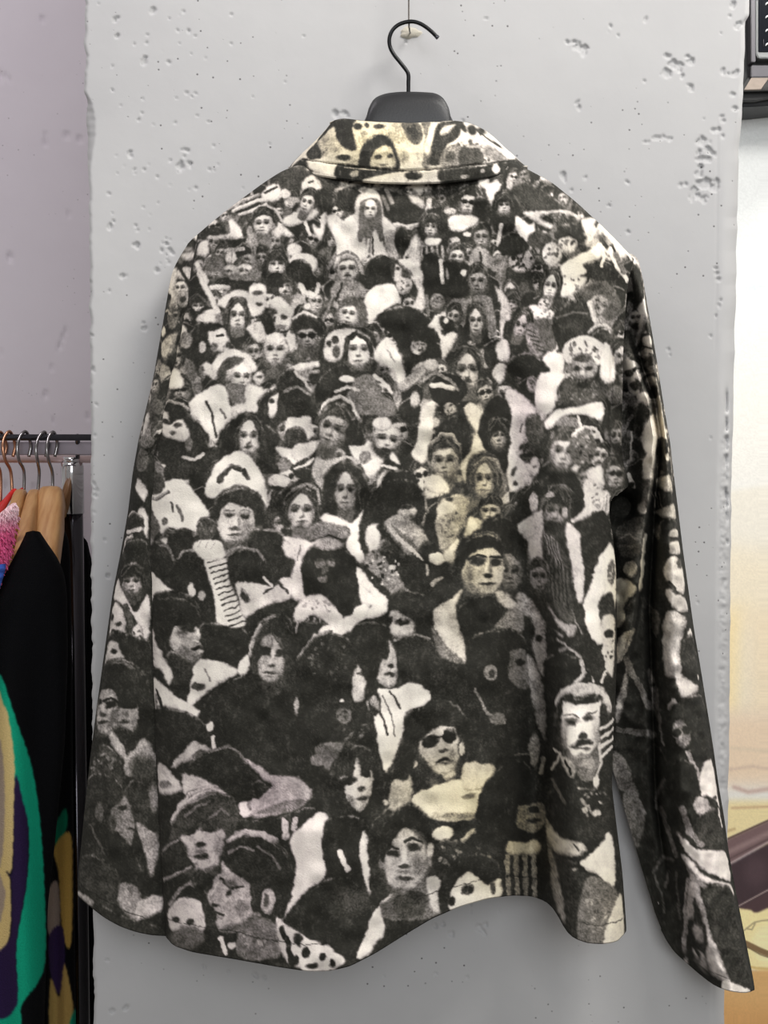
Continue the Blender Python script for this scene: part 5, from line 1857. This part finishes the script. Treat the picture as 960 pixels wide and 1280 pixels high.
# rounded right arris with trowel lines, worn left arris
er = (XRp(q)-px)
y += .016*np.clip(1-er/20, 0, 1)**2*smst(120, 300, q)+.006*np.clip(1-er/5, 0, 1)**2
y += .0007*np.exp(-((px-np.interp(q, [150, 620], [897, 893]))/1.3)**2)*smst(140, 170, q)*(1-smst(380, 470, q))
y += .0012*np.exp(-((er-14)/1.6)**2)*smst(500, 640, q)
y += .009*np.exp(-((px-np.interp(q, [480, 600, 700], [908.5, 907.5, 908.5]))/1.5)**2)*smst(478, 500, q)*(1-smst(676, 692, q))*np.clip(.55+1.6*e1, 0, 1)
y += .004*np.clip(1-(px-XLp(q))/4, 0, 1)**2
y += .009*np.clip(1-(px-XLp(q))/np.interp(q, [118, 150, 172, 215], [2, 12, 9, 3]), 0, 1)*smst(115, 140, q)*(1-smst(190, 225, q))
y += .0012*(smooth_noise(nr, nc, 70, 33)-.5)
W = P(px, py, y)
ext = lambda row, z: np.concatenate([row[:, :2], np.full((len(row), 1), z)], 1)
W = np.concatenate([ext(W[0], 2.75)[None], W, ext(W[-1], 0.0)[None]])
n1 = len(W)
sideL = np.stack([W[:, 0], W[:, 0]+np.array([0, .02, 0]), np.concatenate([W[:, 0, :1], np.full((n1, 1), .75), W[:, 0, 2:]], 1)], 1)
sideR = np.stack([W[:, -1], np.concatenate([W[:, -1, :1], np.full((n1, 1), .75), W[:, -1, 2:]], 1)], 1)
V = np.concatenate([W.reshape(-1, 3), sideL.reshape(-1, 3), sideR.reshape(-1, 3)])
Fa = np.concatenate([grid_faces(n1, nc), grid_faces(n1, 3, n1*nc, True), grid_faces(n1, 2, n1*nc+n1*3)])
structure(mesh_obj('wall_center', V, Fa, M_plaster))
# bare patch round the wire
rp = []
cpt = P(513, 41, WALL)
for k in range(24):
    an = 2*math.pi*k/24; r = 1+.13*math.sin(3*an+2)+.08*math.sin(7*an+1)
    rp.append((cpt[0]+.0095*r*math.cos(an), WALL-.0012, cpt[2]+.0052*r*math.sin(an)))
rp2 = [(x*.0+cpt[0]+(x-cpt[0])*1.3, WALL+.004, cpt[2]+(z-cpt[2])*1.3) for x, yy, z in rp]
V = [(cpt[0], WALL-.0016, cpt[2])]+rp+rp2
Fc = [[0, 1+(k+1) % 24, 1+k] for k in range(24)]+[[1+k, 1+(k+1) % 24, 25+(k+1) % 24, 25+k] for k in range(24)]
structure(mesh_obj('trim_1', V, Fc, M_patch))

# recessed wall on the left
yl = .60
nr2, nc2 = 300, 170
q = np.linspace(-60, 1340, nr2)[:, None]; pxx = np.linspace(-260, 175, nc2)[None, :]+0*q; pyy = q+0*pxx
y = np.full(pxx.shape, yl); d = np.zeros_like(y)
e3 = smooth_noise(nr2, nc2, 2.2, 41)-.5
for (bx, by, r, st, rot) in ((2, 96, 4, 2.6, 1.3), (8, 95, 3.6, 2.6, 1.7), (12, 100, 3, 1.6, 2.4), (53, 25, 3, 2.5, .1), (58, 168, 3.4, 4, 0), (57, 179, 3, 2, 0), (85, 171, 3.4, 2.2, .1), (100, 174, 3, 2.6, 0), (82, 412, 3, 2.2, 1.4), (80, 420, 3.4, 2, 2), (75, 432, 3.4, 2.4, 2.2), (57, 494, 4, 2, -.8), (65, 458, 2.6, 1.4, 0), (3, 443, 3, 2, 0), (67, 525, 2.6, 1.4, 1.5), (111, 522, 3, 1.5, .6), (8, 606, 3, 1.8, 1.6), (10, 588, 2.4, 1, 0), (86, 268, 2, 1, 0), (73, 280, 2, 1, 0), (13, 322, 4, .8, 1.5), (43, 610, 2.6, 1.6, 1.7), (25, 612, 2.6, 2, 0)):
    X = pxx-bx; Y = pyy-by; c, s = math.cos(rot), math.sin(rot)
    rr = np.hypot((X*c+Y*s)/st**.5, (-X*s+Y*c)*st**.5)/r+.9*e3
    d = np.maximum(d, .004*np.clip((1.1-rr)/.5, 0, 1))
y = y+d
W = P(pxx, pyy, y)
W = np.concatenate([ext(W[0], 2.75)[None], W, ext(W[-1], 0.0)[None]])
structure(mesh_obj('wall_left', W.reshape(-1, 3), grid_faces(len(W), nc2), M_lilac))

# wall behind the poster, floor
structure(mesh_obj('wall_right', [(.3, .634, 0), (1.5, .634, 0), (1.5, .634, 2.75), (.3, .634, 2.75)], [[0, 1, 2, 3]], M_plaster, smooth=False))
structure(mesh_obj('floor', [(-2.2, -3, 0), (2.2, -3, 0), (2.2, .8, 0), (-2.2, .8, 0)], [[0, 1, 2, 3]], M_floor, smooth=False))

# ---------------------------------------------------------------- poster on the right
def run_rgb(base, text):
    cs = [Canvas(b/255.) for b in base]
    for line in text.strip().split('\n'):
        t = line.split('#')[0].split()
        if not t: continue
        rgb = t[1].split(',')
        for c, k in zip(cs, rgb): c.run(' '.join([t[0], str(float(k)/255.)]+t[2:]))
    return cs
POSTER = '''
q 236,238,236 880 -10 970 -10 970 300 880 300 ~8
q 234,236,233 880 290 970 290 970 480 880 480 ~12
e 222,230,230 943 360 14 10 0 ~9
q 243,240,232 880 470 970 470 970 620 880 620 ~14
q 240,234,220 880 618 970 605 970 700 880 700 ~3
q 242,230,205 880 680 970 690 970 780 880 780 ~12
q 250,228,178 880 760 934 760 928 900 880 900 ~12
q 243,226,196 930 760 970 760 970 900 930 900 ~10
q 238,214,186 880 890 970 890 970 985 880 985 ~10
s 205,180,168 5 918 984 935 990 970 985 ~3
s 214,190,170 3 912 962 940 958 970 962 ~3
s 226,206,180 4 914 935 970 940 ~3
q 240,222,170 880 1000 970 1000 970 1060 880 1060 ~4
s 210,180,140 3 915 1010 970 1008 ~2
s 200,175,130 3 906 1040 918 1036 ~2
q 122,98,98 900 1054 970 1022 970 1048 900 1088
s 84,64,64 2.2 900 1053 970 1021
s 148,124,122 6 905 1068 970 1037 ~3
s 92,74,74 1.6 905 1077 970 1044
q 70,54,58 900 1088 970 1049 970 1142 900 1142
s 186,168,166 1.6 900 1086 970 1047
e 84,66,70 945 1090 14 18 0 ~9
s 196,176,168 1.3 915 1137 970 1107
q 82,62,64 915 1139 970 1110 970 1146 915 1146
p 255,238,178 890 1138 935 1137 945 1141 975 1138 980 1215 940 1212 890 1200
e 255,244,190 962 1180 22 24 0 ~5
s 150,138,112 1.3 926 1166 934 1160 943 1153 952 1151 970 1149
s 150,138,112 1.3 934 1161 940 1162 944 1154
s 138,112,80 7 925 1176 938 1182 950 1188 970 1196
s 96,78,56 1.2 925 1180 938 1186 950 1193 970 1200
q 226,180,120 880 1213 970 1213 970 1300 880 1300 ~1.5
q 220,168,108 880 1255 970 1262 970 1300 880 1300 ~12
s 226,196,130 3 925 1206 945 1210 970 1212
'''
cs = run_rgb((235, 236, 233), POSTER)
yp = .62
pxx = np.linspace(870, 1010, 141)[None, :]+np.zeros((1101, 1)); pyy = np.linspace(-60, 1420, 1101)[:, None]+0*pxx
c = np.stack([sample(k.a, np.minimum(pxx, 962), pyy) for k in cs], -1)
nz = 1+.06*sample(NG, np.minimum(pxx, 950), np.clip(pyy, 0, 1270))[..., None]
W = P(pxx, pyy, yp)
Wb = P(pxx, pyy, yp+.012)[::1100, ::140]
V = np.concatenate([W.reshape(-1, 3), Wb.reshape(-1, 3)]); n0 = 1101*141
ci = [0, 140, 1100*141, 1100*141+140]
Fx = [[ci[0], n0, n0+1, ci[1]], [ci[1], n0+1, n0+3, ci[3]], [ci[3], n0+3, n0+2, ci[2]], [ci[2], n0+2, n0, ci[0]]]
Fa = np.concatenate([grid_faces(1101, 141), np.array(Fx)])
cl = np.concatenate([s2l(np.clip(c*nz, 0, 1)).reshape(-1, 3), np.full((4, 3), .6)])
poster = mesh_obj('poster', V, Fa, M_poster, None, False, cl)
tag(poster, 'tall photo poster of pale sky, sand and brown leather right of the plaster', 'poster')

# ---------------------------------------------------------------- black device, top right
yd = .532
dev = empty('wall_device', PV(980, 148, yd+.1))
tag(dev, 'black boxy appliance with a dark glass panel, above the pale poster', 'appliance')
M_body = mat('black_housing', (9, 9, 10), .5, noise=(300, .15, 2), bump=(400, .1))
M_bezel = mat('grey_bezel', (84, 82, 86), .35, .4, noise=(80, .08, 2))
M_glass = mat('dark_glass', (14, 18, 26), .08, noise=(20, .2, 2))
M_label = mat('paper_label', (138, 126, 116), .7, noise=(160, .18, 4))
M_mark = mat('white_mark', (236, 238, 240), .5, noise=(50, .03, 2))
M_edge = mat('pale_edge', (122, 124, 124), .35, .3, noise=(80, .06, 2))
def prism(name, outline, y0, y1, m, bev=.0, parent=dev):
    bm = bmesh.new()
    f = [bm.verts.new(PV(a, b, yd)+Vector((0, y0, 0))) for a, b in outline]
    bk = [bm.verts.new(PV(a, b, yd)+Vector((0, y1, 0))) for a, b in outline]
    n = len(f)
    bm.faces.new(f); bm.faces.new(bk[::-1])
    for k in range(n): bm.faces.new([f[k], bk[k], bk[(k+1) % n], f[(k+1) % n]])
    bmesh.ops.recalc_face_normals(bm, faces=bm.faces)
    if bev: bmesh.ops.bevel(bm, geom=[e for e in bm.edges], offset=bev, segments=2, affect='EDGES')
    me = bpy.data.meshes.new(name); bm.to_mesh(me); bm.free(); me.materials.append(m)
    return child(link(bpy.data.objects.new(name, me)), parent)
prism('housing', [(919, -90), (1060, -90), (1060, 108), (1040, 120), (1010, 128), (985, 127), (958, 130), (935, 131), (919, 131)], .012, .085, M_body, .0015)
prism('lower_lip', [(919, 113), (952, 112.5), (1060, 100), (1060, 110), (955, 124), (945, 126), (919, 126)], .0, .02, mat('lip_grey', (24, 23, 22), .55, noise=(200, .12, 3)), .001)
prism('side_strip', [(936.5, -90), (943, -90), (943, 79), (937.5, 79)], -.006, .02, M_bezel, .0008)
fr = prism('bezel', [(943, -90), (1060, -90), (1060, 75), (946, 75), (943, 70)], -.008, .014, M_edge, .0012)
prism('glass_panel', [(945.5, -90), (1058, -90), (1058, 67.5), (945.5, 67.5)], -.0095, -.004, M_glass, .0006)
prism('control_ledge', [(938.5, 82), (1060, 82), (1060, 97), (938.5, 97)], -.002, .02, M_bezel, .001)
# pale label on the sloping ledge, with illegible grey print
def slope_quad(name, pts, m, up=0.):
    V = [PV(a, b, yy)+Vector((0, -up, up*.4)) for a, b, yy in pts]
    V2 = [p+Vector((0, .002, -.001)) for p in V]
    o = mesh_obj(name, [list(p) for p in V+V2], [[0, 1, 2, 3], [7, 6, 5, 4], [0, 4, 5, 1], [1, 5, 6, 2], [2, 6, 7, 3], [3, 7, 4, 0]], m, smooth=False)
    return child(o, dev)
slope_quad('ledge', [(925, 113.5, yd-.012), (1060, 110, yd-.012), (1060, 95, yd+.004), (936, 95, yd+.004)], M_body)
slope_quad('label', [(930, 112.5, yd-.0135), (951, 112, yd-.0135), (962, 96, yd+.002), (940, 96, yd+.002)], M_label, .001)
for k, yy in enumerate((5, 21.5, 38.5, 56)):
    pts = [(957, yy+1.3), (958.2, yy-.6), (960.5, yy-1.5), (963.5, yy-1.4)]
    V, Fc = tube([PV(a, b, yd-.0105) for a, b in smooth_path(pts, 4)], [.0003+.0009*math.sin(math.pi*(i+1)/15) for i in range(13)], 8)
    child(mesh_obj('dial_mark', V, Fc, M_mark), dev)
V, Fc = tube([PV(954.5, 49, yd-.0102), PV(954.5, 58, yd-.0102)], .0004, 6)
child(mesh_obj('dial_mark', V, Fc, M_bezel), dev)

# ---------------------------------------------------------------- clothes rack on the left
ry = .40
rack = empty('clothing_rack', PV(90, 577, ry+.06))
tag(rack, 'chrome garment rack with a round upright post, left of the plaster pillar', 'clothing rack')
def rtube(name, a, b, r, m, n=20):
    V, Fc = tube([a, b], r, n); return child(mesh_obj(name, V, Fc, m), rack)
rtube('hanging_rail', PV(-420, 546.8, ry), PV(116, 546.8, ry), .0040, M_steel_dark)
a, b = PV(-420, 552, ry), PV(116, 569, ry)
V = [(x, ry+dy, z) for x in (a.x, b.x) for dy, z in ((.016, a.z), (.015, a.z-.001), (.015, b.z+.001), (.016, b.z), (.023, b.z), (.023, a.z))]
Fc = [[k, (k+1) % 6, 6+(k+1) % 6, 6+k] for k in range(6)]+[[5, 4, 3, 2, 1, 0], [6, 7, 8, 9, 10, 11]]
child(mesh_obj('rail_plate', V, Fc, M_satin, smooth=False), rack)
rtube('cross_rail', PV(-420, 573.5, ry+.06), PV(118, 574, ry+.06), .0048, M_rose)
def mm(px_): return px_*.00075*(1.2+ry+.06)/1.2
pt = PV(90, 577, ry+.06); pb = Vector((pt.x, pt.y, 0.02))
def lathe(name, prof, m, base, parent, n=32):
    V = []; Fc = []
    for r, z in prof:
        for k in range(n):
            an = 2*math.pi*k/n; V.append((base.x+r*math.cos(an), base.y+r*math.sin(an), z))
    for i in range(len(prof)-1):
        for k in range(n): Fc.append([i*n+k, i*n+(k+1) % n, (i+1)*n+(k+1) % n, (i+1)*n+k])
    Fc.append([(len(prof)-1)*n+k for k in range(n)]); Fc.append([k for k in range(n)][::-1])
    return child(mesh_obj(name, V, Fc, m), parent)
z0 = pt.z; z1 = PV(90, 642, ry+.06).z
lathe('post_sleeve', [(mm(12.4), z1), (mm(14.3), z1+.0005), (mm(14.3), z0-.006), (mm(13.2), z0-.0015), (mm(10), z0)], M_chrome, pt, rack)
lathe('post', [(mm(12.8), 0.05), (mm(12.8), z1+.002)], M_post, pt, rack)
lathe('base_foot', [(.05, 0), (.05, .012), (.03, .03), (.02, .055)], M_chrome, pt, rack)
rtube('rail_bracket', PV(90, 579, ry+.06), PV(90, 571, ry+.06), .012, M_chrome)
rtube('rail_bracket', PV(97, 545, ry), PV(97, 574, ry+.06), .003, M_steel_dark)
# far end of the rack, outside the photo, carries the rails
rtube('post', PV(-380, 545, ry+.06), Vector((PV(-380, 545, ry+.06).x, ry+.06, 0)), .012, M_chrome)
rtube('rail_bracket', PV(-380, 545, ry), PV(-380, 574, ry+.06), .003, M_steel_dark)

HM = [M_chrome, M_copper]
def hook_mesh(pts, r, m, parent, yb=ry):
    P3 = [PV(a, b, yb+dy) for a, b, dy in pts]
    V, Fc = tube(smooth_path([list(p) for p in P3], 6), r, 10)
    return child(mesh_obj('hook', V, Fc, m), parent)
def arm(name, path, widths, heights, m, parent):
    """wooden shoulder arm: rounded-rectangle sections along a path"""
    K = 20; V = []; Fc = []
    pts = smooth_path([list(p) for p in path], 6); n = len(pts)
    t = np.linspace(0, 1, n); ws = np.interp(t, np.linspace(0, 1, len(widths)), widths); hs = np.interp(t, np.linspace(0, 1, len(heights)), heights)
    for p, w, h in zip(pts, ws, hs):
        for k in range(K):
            an = 2*math.pi*k/K; c, s = math.cos(an), math.sin(an)
            V.append((p[0]+w/2*math.copysign(abs(c)**.55, c), p[1]-h*.25*math.copysign(abs(s)**.55, s), p[2]+h/2*math.copysign(abs(s)**.55, s)))
    for i in range(n-1):
        for k in range(K): Fc.append([i*K+k, i*K+(k+1) % K, (i+1)*K+(k+1) % K, (i+1)*K+k])
    Fc.append([k for k in range(K)][::-1]); Fc.append([(n-1)*K+k for k in range(K)])
    return child(mesh_obj(name, V, Fc, m), parent)
GRP = 'wooden hangers on the rack'
specs = [
 ('pale wooden coat hanger beside the pink fluffy garment, first of the three wooden ones', [(29.5, 622, 0), (30, 590, 0), (24, 576, -.01), (21.5, 560, -.012), (25, 546, -.006), (31.5, 539.5, 0), (36, 546, .008), (38.5, 558, .012), (36, 571, .01)],
  [(40, 660, .14), (29, 626, .0), (19, 650, -.07), (6, 706, -.16)], (.012, .0145, .017, .018), (.03, .03, .03, .028), M_wirechrome),
 ('pale wooden coat hanger squeezed in the middle of the three wooden hangers', [(46.5, 622, 0), (49, 592, 0), (47, 577, -.01), (45, 562, -.012), (48, 548, -.006), (55, 540, 0), (58.5, 546, .008), (60, 556, .012), (57, 571, .01)],
  [(56, 660, .14), (46, 626, .0), (37, 652, -.07), (27, 706, -.16)], (.012, .015, .018, .018), (.03, .03, .03, .028), M_wirechrome),
 ('broad honey-coloured wooden coat hanger under the black knit sweater, nearest the chrome post', [(65.5, 618, 0), (65.5, 592, 0), (61, 576, -.01), (58.5, 562, -.012), (60.5, 548, -.006), (66, 540, 0), (70, 546, .008), (71.5, 556, .012), (68.5, 571, .01)],
  [(78, 664, .14), (66, 624, .0), (62, 655, -.05), (56, 708, -.10)], (.018, .030, .034, .032), (.034, .034, .036, .034), M_wirechrome),
]
for lab, hk, ar, ws, hs, m in specs:
    root = empty('wooden_hanger', PV(hk[0][0], hk[0][1], ry))
    tag(root, lab, 'hanger', GRP)
    hook_mesh(hk, .0021, m, root)
    arm('shoulder_arm', [PV(a, b, ry+dy) for a, b, dy in ar], ws, hs, M_wood, root)

root = empty('velvet_hanger', PV(15, 622, ry))
tag(root, 'slim hanger with a copper-coloured hook, carrying the pink fluffy garment', 'hanger')
hook_mesh([(15.5, 622, 0), (13.5, 590, 0), (7, 576, -.01), (3.5, 560, -.012), (5.5, 547, -.006), (11.5, 539.5, 0), (16, 546, .008), (19, 558, .012), (16, 571, .01)], .0021, M_copper, root)
V, Fc = tube(smooth_path([list(PV(a, b, ry+dy)) for a, b, dy in ((22, 650, .12), (15.5, 620, 0), (5, 632, -.06), (-8, 655, -.15))], 6), .0035, 10)
child(mesh_obj('shoulder_bar', V, Fc, M_red), root)
root = empty('velvet_hanger', PV(-1, 622, ry))
tag(root, 'hanger at the left edge of the photo, only its copper-coloured neck showing', 'hanger')
hook_mesh([(.5, 632, 0), (.5, 592, 0), (-6, 577, -.01), (-9, 560, -.012), (-6, 547, -.006), (0, 540, 0), (5, 547, .008), (8, 558, .012), (5, 571, .01)], .0021, M_copper, root)
V, Fc = tube(smooth_path([list(PV(a, b, ry+dy)) for a, b, dy in ((8, 662, .12), (0, 632, 0), (-10, 644, -.06), (-24, 668, -.15))], 6), .0035, 10)
child(mesh_obj('shoulder_bar', V, Fc, M_red), root)

# red ribbon looped over the copper hook
rb = smooth_path([list(PV(a, b, ry-.02+dy)) for a, b, dy in ((-3, 636, -.02), (6, 626, -.01), (14, 616.5, 0), (18, 613.5, .004), (22, 614.5, 0), (28, 611.5, .01))], 8)
V = []; Fc = []
for i, p in enumerate(rb):
    w = .0042*(1-.5*i/len(rb)); V += [(p[0], p[1]-.001, p[2]+w), (p[0]+.002, p[1]+.001, p[2]-w), (p[0]+.002, p[1]+.003, p[2]-w), (p[0], p[1]+.002, p[2]+w)]
for i in range(len(rb)-1):
    for k in range(4): Fc.append([i*4+k, i*4+(k+1) % 4, i*4+4+(k+1) % 4, i*4+4+k])
Fc += [[3, 2, 1, 0], [len(V)-4, len(V)-3, len(V)-2, len(V)-1]]
tag(mesh_obj('ribbon', V, Fc, M_red), 'bright red ribbon looped round the neck of the copper-hooked hanger', 'ribbon')

def hanging(name, px, py, y, back, m, colors=None):
    nv, nu = px.shape
    W = P(px, py, y); W2 = P(px, py, back)
    V = np.concatenate([W.reshape(-1, 3), W2.reshape(-1, 3)])
    Fa = np.concatenate([grid_faces(nv, nu), grid_faces(nv, nu, nv*nu, True)])
    c = None
    if colors is not None: c = np.concatenate([colors.reshape(-1, 3)]*2)
    return mesh_obj(name, V, Fa, m, None, True, c)

# black knit sweater with coloured inlays
KNIT = '''
p 22,164,128 -4 838 4 850 10 868 23 907 39 955 49 1014 55 1092 57.5 1194 47 1229 27 1257 26 1292 -6 1292 -6 1262 20 1252 20 1182 33 1104 35 1034 18 975 14 930 8 892 -6 862
p 216,190,130 -6 872 4 880 10 893 18 948 18 1014 15 1085 8 1090 13 1104 12 1170 -6 1198
p 164,146,130 -6 925 3 940 6 1000 4 1060 0 1090 7 1120 -6 1150
p 46,32,66 19 972 28 1000 35 1034 33 1104 20 1182 21 1256 -6 1270 -6 1200 13 1170 14 1104 9 1090 16 1085
'''
KNIT2 = '''
p 14,110,80 69 1032 82 1010 84 1034 70 1058
p 176,140,72 67 1061 84 1040 91 1061 90 1170 82 1182 76 1147 73 1092
p 140,122,112 57 1122 72 1102 75 1163 62 1172
p 50,34,70 61 1172 78 1159 81 1217 74 1243 64 1223
p 176,144,84 63 1224 74 1246 81 1205 94 1270 95 1300 64 1300
p 20,140,110 88 1275 96 1262 98 1300 88 1300
'''
sw = empty('knit_sweater', PV(45, 668, ry-.12))
tag(sw, 'black knit sweater with green, gold and purple inlaid curves, hanging on the broad wooden hanger', 'sweater')
kc = run_rgb((13, 13, 15), KNIT); kc2 = run_rgb((10, 10, 12), KNIT2)
def knit_col(cs, px, py):
    w = sample(N4, np.clip(px, 0, 959), np.clip(py, 0, 1279))
    stair = np.round((py+2*w)/2.0)*2.0
    c = np.stack([sample(k.a, np.clip(px+.5*np.sign(np.sin(py*3.1))*.5, 0, 958), np.clip(.5*py+.5*stair, 0, 1278)) for k in cs], -1)
    return s2l(np.clip(c, 0, 1))
Lk = interp([(34, 662), (29, 674), (15, 701), (0, 728), (-30, 768), (-60, 830), (-80, 1000), (-90, 1400)])
Rk = interp([(47, 660), (52, 668), (62, 683), (72, 697), (80, 716), (84, 742), (85, 820), (81, 930), (68, 1060), (60, 1130), (58, 1200), (56, 1260), (54, 1400)])
Tk = interp([(-100, 666), (30, 667), (41, 662), (52, 666), (100, 667)], 0)
Bk = interp([(-100, 1390), (100, 1390)], 0)
px, py, u, v = panel(Lk, Rk, Tk, Bk, 150, 400)
e = np.clip(1-np.abs(2*u-1)**2.2, 0, 1)**.5
yk = ry-.165-.04*e-.012*np.sin((px-py*.08)/13.)*smst(740, 900, py)*e+.01*smst(660, 900, py)
child(hanging('sleeve', px, py, yk, ry-.155+0*e, M_knit, knit_col(kc, px, py)), sw)
Lk = interp([(60, 655), (50, 700), (40, 800), (40, 1400)])
Rk = interp([(76, 652), (80, 660), (86, 674), (88, 700), (90, 800), (91, 950), (93, 1100), (95, 1280), (96, 1400)])
Tk = interp([(40, 690), (62, 690), (73, 657), (80, 658), (90, 680)], 0)
px, py, u, v = panel(Lk, Rk, Tk, Bk, 60, 300)
e = np.clip(1-np.abs(2*u-1)**2.2, 0, 1)**.5
yk = ry-.03-.03*e+.006*np.sin(px/4.)*e
child(hanging('body', px, py, yk, ry-.01+0*e, M_knit, knit_col(kc2, px, py)), sw)

# second black garment past the post
Lk = interp([(96, 660), (92, 720), (90, 1400)]); Rk = interp([(106, 660), (112, 690), (118, 712), (126, 760), (130, 1400)])
Tk = interp([(80, 676), (104, 668), (108, 672), (118, 700), (130, 720)], 0)
px, py, u, v = panel(Lk, Rk, Tk, Bk, 40, 160)
e = np.clip(1-np.abs(2*u-1)**2.2, 0, 1)**.5
yk = ry+.12-.02*e+.008*np.sin(px/3.)*e
o = hanging('black_coat', px, py, yk, ry+.145+0*e, M_black_cloth)
tag(o, 'plain black coat hanging between the chrome post and the plaster pillar', 'coat')

# pink fluffy garment: a soft shell with tufts of fur
pk = empty('fluffy_jacket', PV(5, 640, ry-.1))
tag(pk, 'pink fluffy fur jacket at the left edge, beside the pale wooden hangers', 'jacket')
Lk = interp([(0, 618), (-40, 660), (-70, 720), (-80, 900)]); Rk = interp([(16, 618), (22, 640), (18, 660), (14, 682), (9, 702), (3, 716), (-6, 760), (-16, 900)])
Tk = interp([(-80, 680), (-20, 655), (5, 638), (16, 627), (30, 630)], 0); Bq = interp([(-100, 880), (100, 880)], 0)
px, py, u, v = panel(Lk, Rk, Tk, Bq, 50, 120)
e = np.clip(1-np.abs(2*u-1)**2.2, 0, 1)**.5
yk = ry-.165-.035*e
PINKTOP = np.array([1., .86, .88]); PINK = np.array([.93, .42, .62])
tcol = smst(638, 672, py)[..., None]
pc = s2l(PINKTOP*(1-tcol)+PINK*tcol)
M_fur = print_mat('pink_fur', .95, 260., .1, .7, .1)
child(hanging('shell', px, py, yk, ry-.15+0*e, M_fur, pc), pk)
W = P(px, py, yk)
r = np.random.default_rng(12)
V = []; Fc = []; Cc = []
for _ in range(9000):
    i = r.integers(0, px.shape[0]); j = r.integers(0, px.shape[1])
    if py[i, j] > 800 or px[i, j] < -20: continue
    p = W[i, j]; a = r.normal(0, 1, 3); dr = np.array([.35+.5*a[0], -.8+.3*a[1], -.55+.35*a[2]]); dr /= np.linalg.norm(dr)
    L = r.uniform(.004, .009); sd = np.array([.0005, 0, .0002]); b = len(V)
    tip = p+dr*L+np.array([0, 0, -.002])
    V += [p-sd, p+sd, (p+tip)/2+sd*.7+np.array([.0008, 0, .0012]), tip]
    Fc += [[b, b+1, b+2, b+3]]
    k = pc[i, j]*r.uniform(.85, 1.15); Cc += [np.clip(k, 0, 1)]*4
child(mesh_obj('fur', np.array(V), np.array(Fc), M_fur, None, True, np.array(Cc)), pk)['kind'] = 'stuff'

Lk = interp([(-30, 700), (-40, 760), (-60, 900)]); Rk = interp([(7, 700), (8, 706), (6, 716), (0, 735), (-10, 780), (-20, 900)])
Tk = interp([(-60, 716), (0, 706), (8, 703), (20, 710)], 0)
px, py, u, v = panel(Lk, Rk, Tk, Bq, 40, 80)
e = np.clip(1-np.abs(2*u-1)**2.2, 0, 1)**.5
o = hanging('blue_cardigan', px, py, ry-.225-.012*e+.002*np.sin(py/1.6), ry-.215+0*e, M_blue)
tag(o, 'sliver of a bright blue knitted cardigan at the left edge under the pink fur', 'cardigan')

# ---------------------------------------------------------------- light
def area(name, loc, target, size, power, color):
    l = bpy.data.lights.new(name, 'AREA'); l.energy = power; l.color = color; l.shape = 'RECTANGLE'; l.size = size[0]; l.size_y = size[1]
    o = bpy.data.objects.new(name, l); o.location = loc
    o.rotation_euler = (Vector(target)-Vector(loc)).to_track_quat('-Z', 'Y').to_euler()
    return link(o)
area('ceiling_light', (.72, -.85, 2.6), (.05, .05, 1.5), (.5, .35), 21.5, (1., .97, .93))
area('front_fill', (.35, -2.4, 2.0), (0, 0, 1.4), (1.4, 1.0), 33, (.93, .96, 1.))  # cool fill added in front to lift the jacket, no actual window
area('rack_fill', (-.75, -.35, 2.6), (-.6, .55, 1.5), (.4, .3), 8, (1., .95, 1.))  # added fill that brightens the recessed left wall, no known lamp
area('poster_fill', (.95, .1, 2.6), (.75, .6, 1.4), (.4, .3), 16, (1., .97, .92))  # extra fill added to brighten the poster, not a known fitting
w = bpy.data.worlds.new('shop'); S.world = w; w.use_nodes = True
bg = w.node_tree.nodes['Background']; bg.inputs['Color'].default_value = (1., .98, .94, 1); bg.inputs['Strength'].default_value = .42

cam = bpy.data.cameras.new('camera'); cam.sensor_fit = 'VERTICAL'; cam.sensor_height = 36; cam.lens = FPX/1280*36
co = bpy.data.objects.new('camera', cam); co.location = CAM; co.rotation_euler = (math.pi/2-PITCH, 0, 0)
link(co); S.camera = co
S.view_settings.view_transform = 'Standard'; S.view_settings.look = 'None'
S.view_settings.gamma = 1; S.view_settings.use_curve_mapping = False
S.view_settings.exposure = -0.33
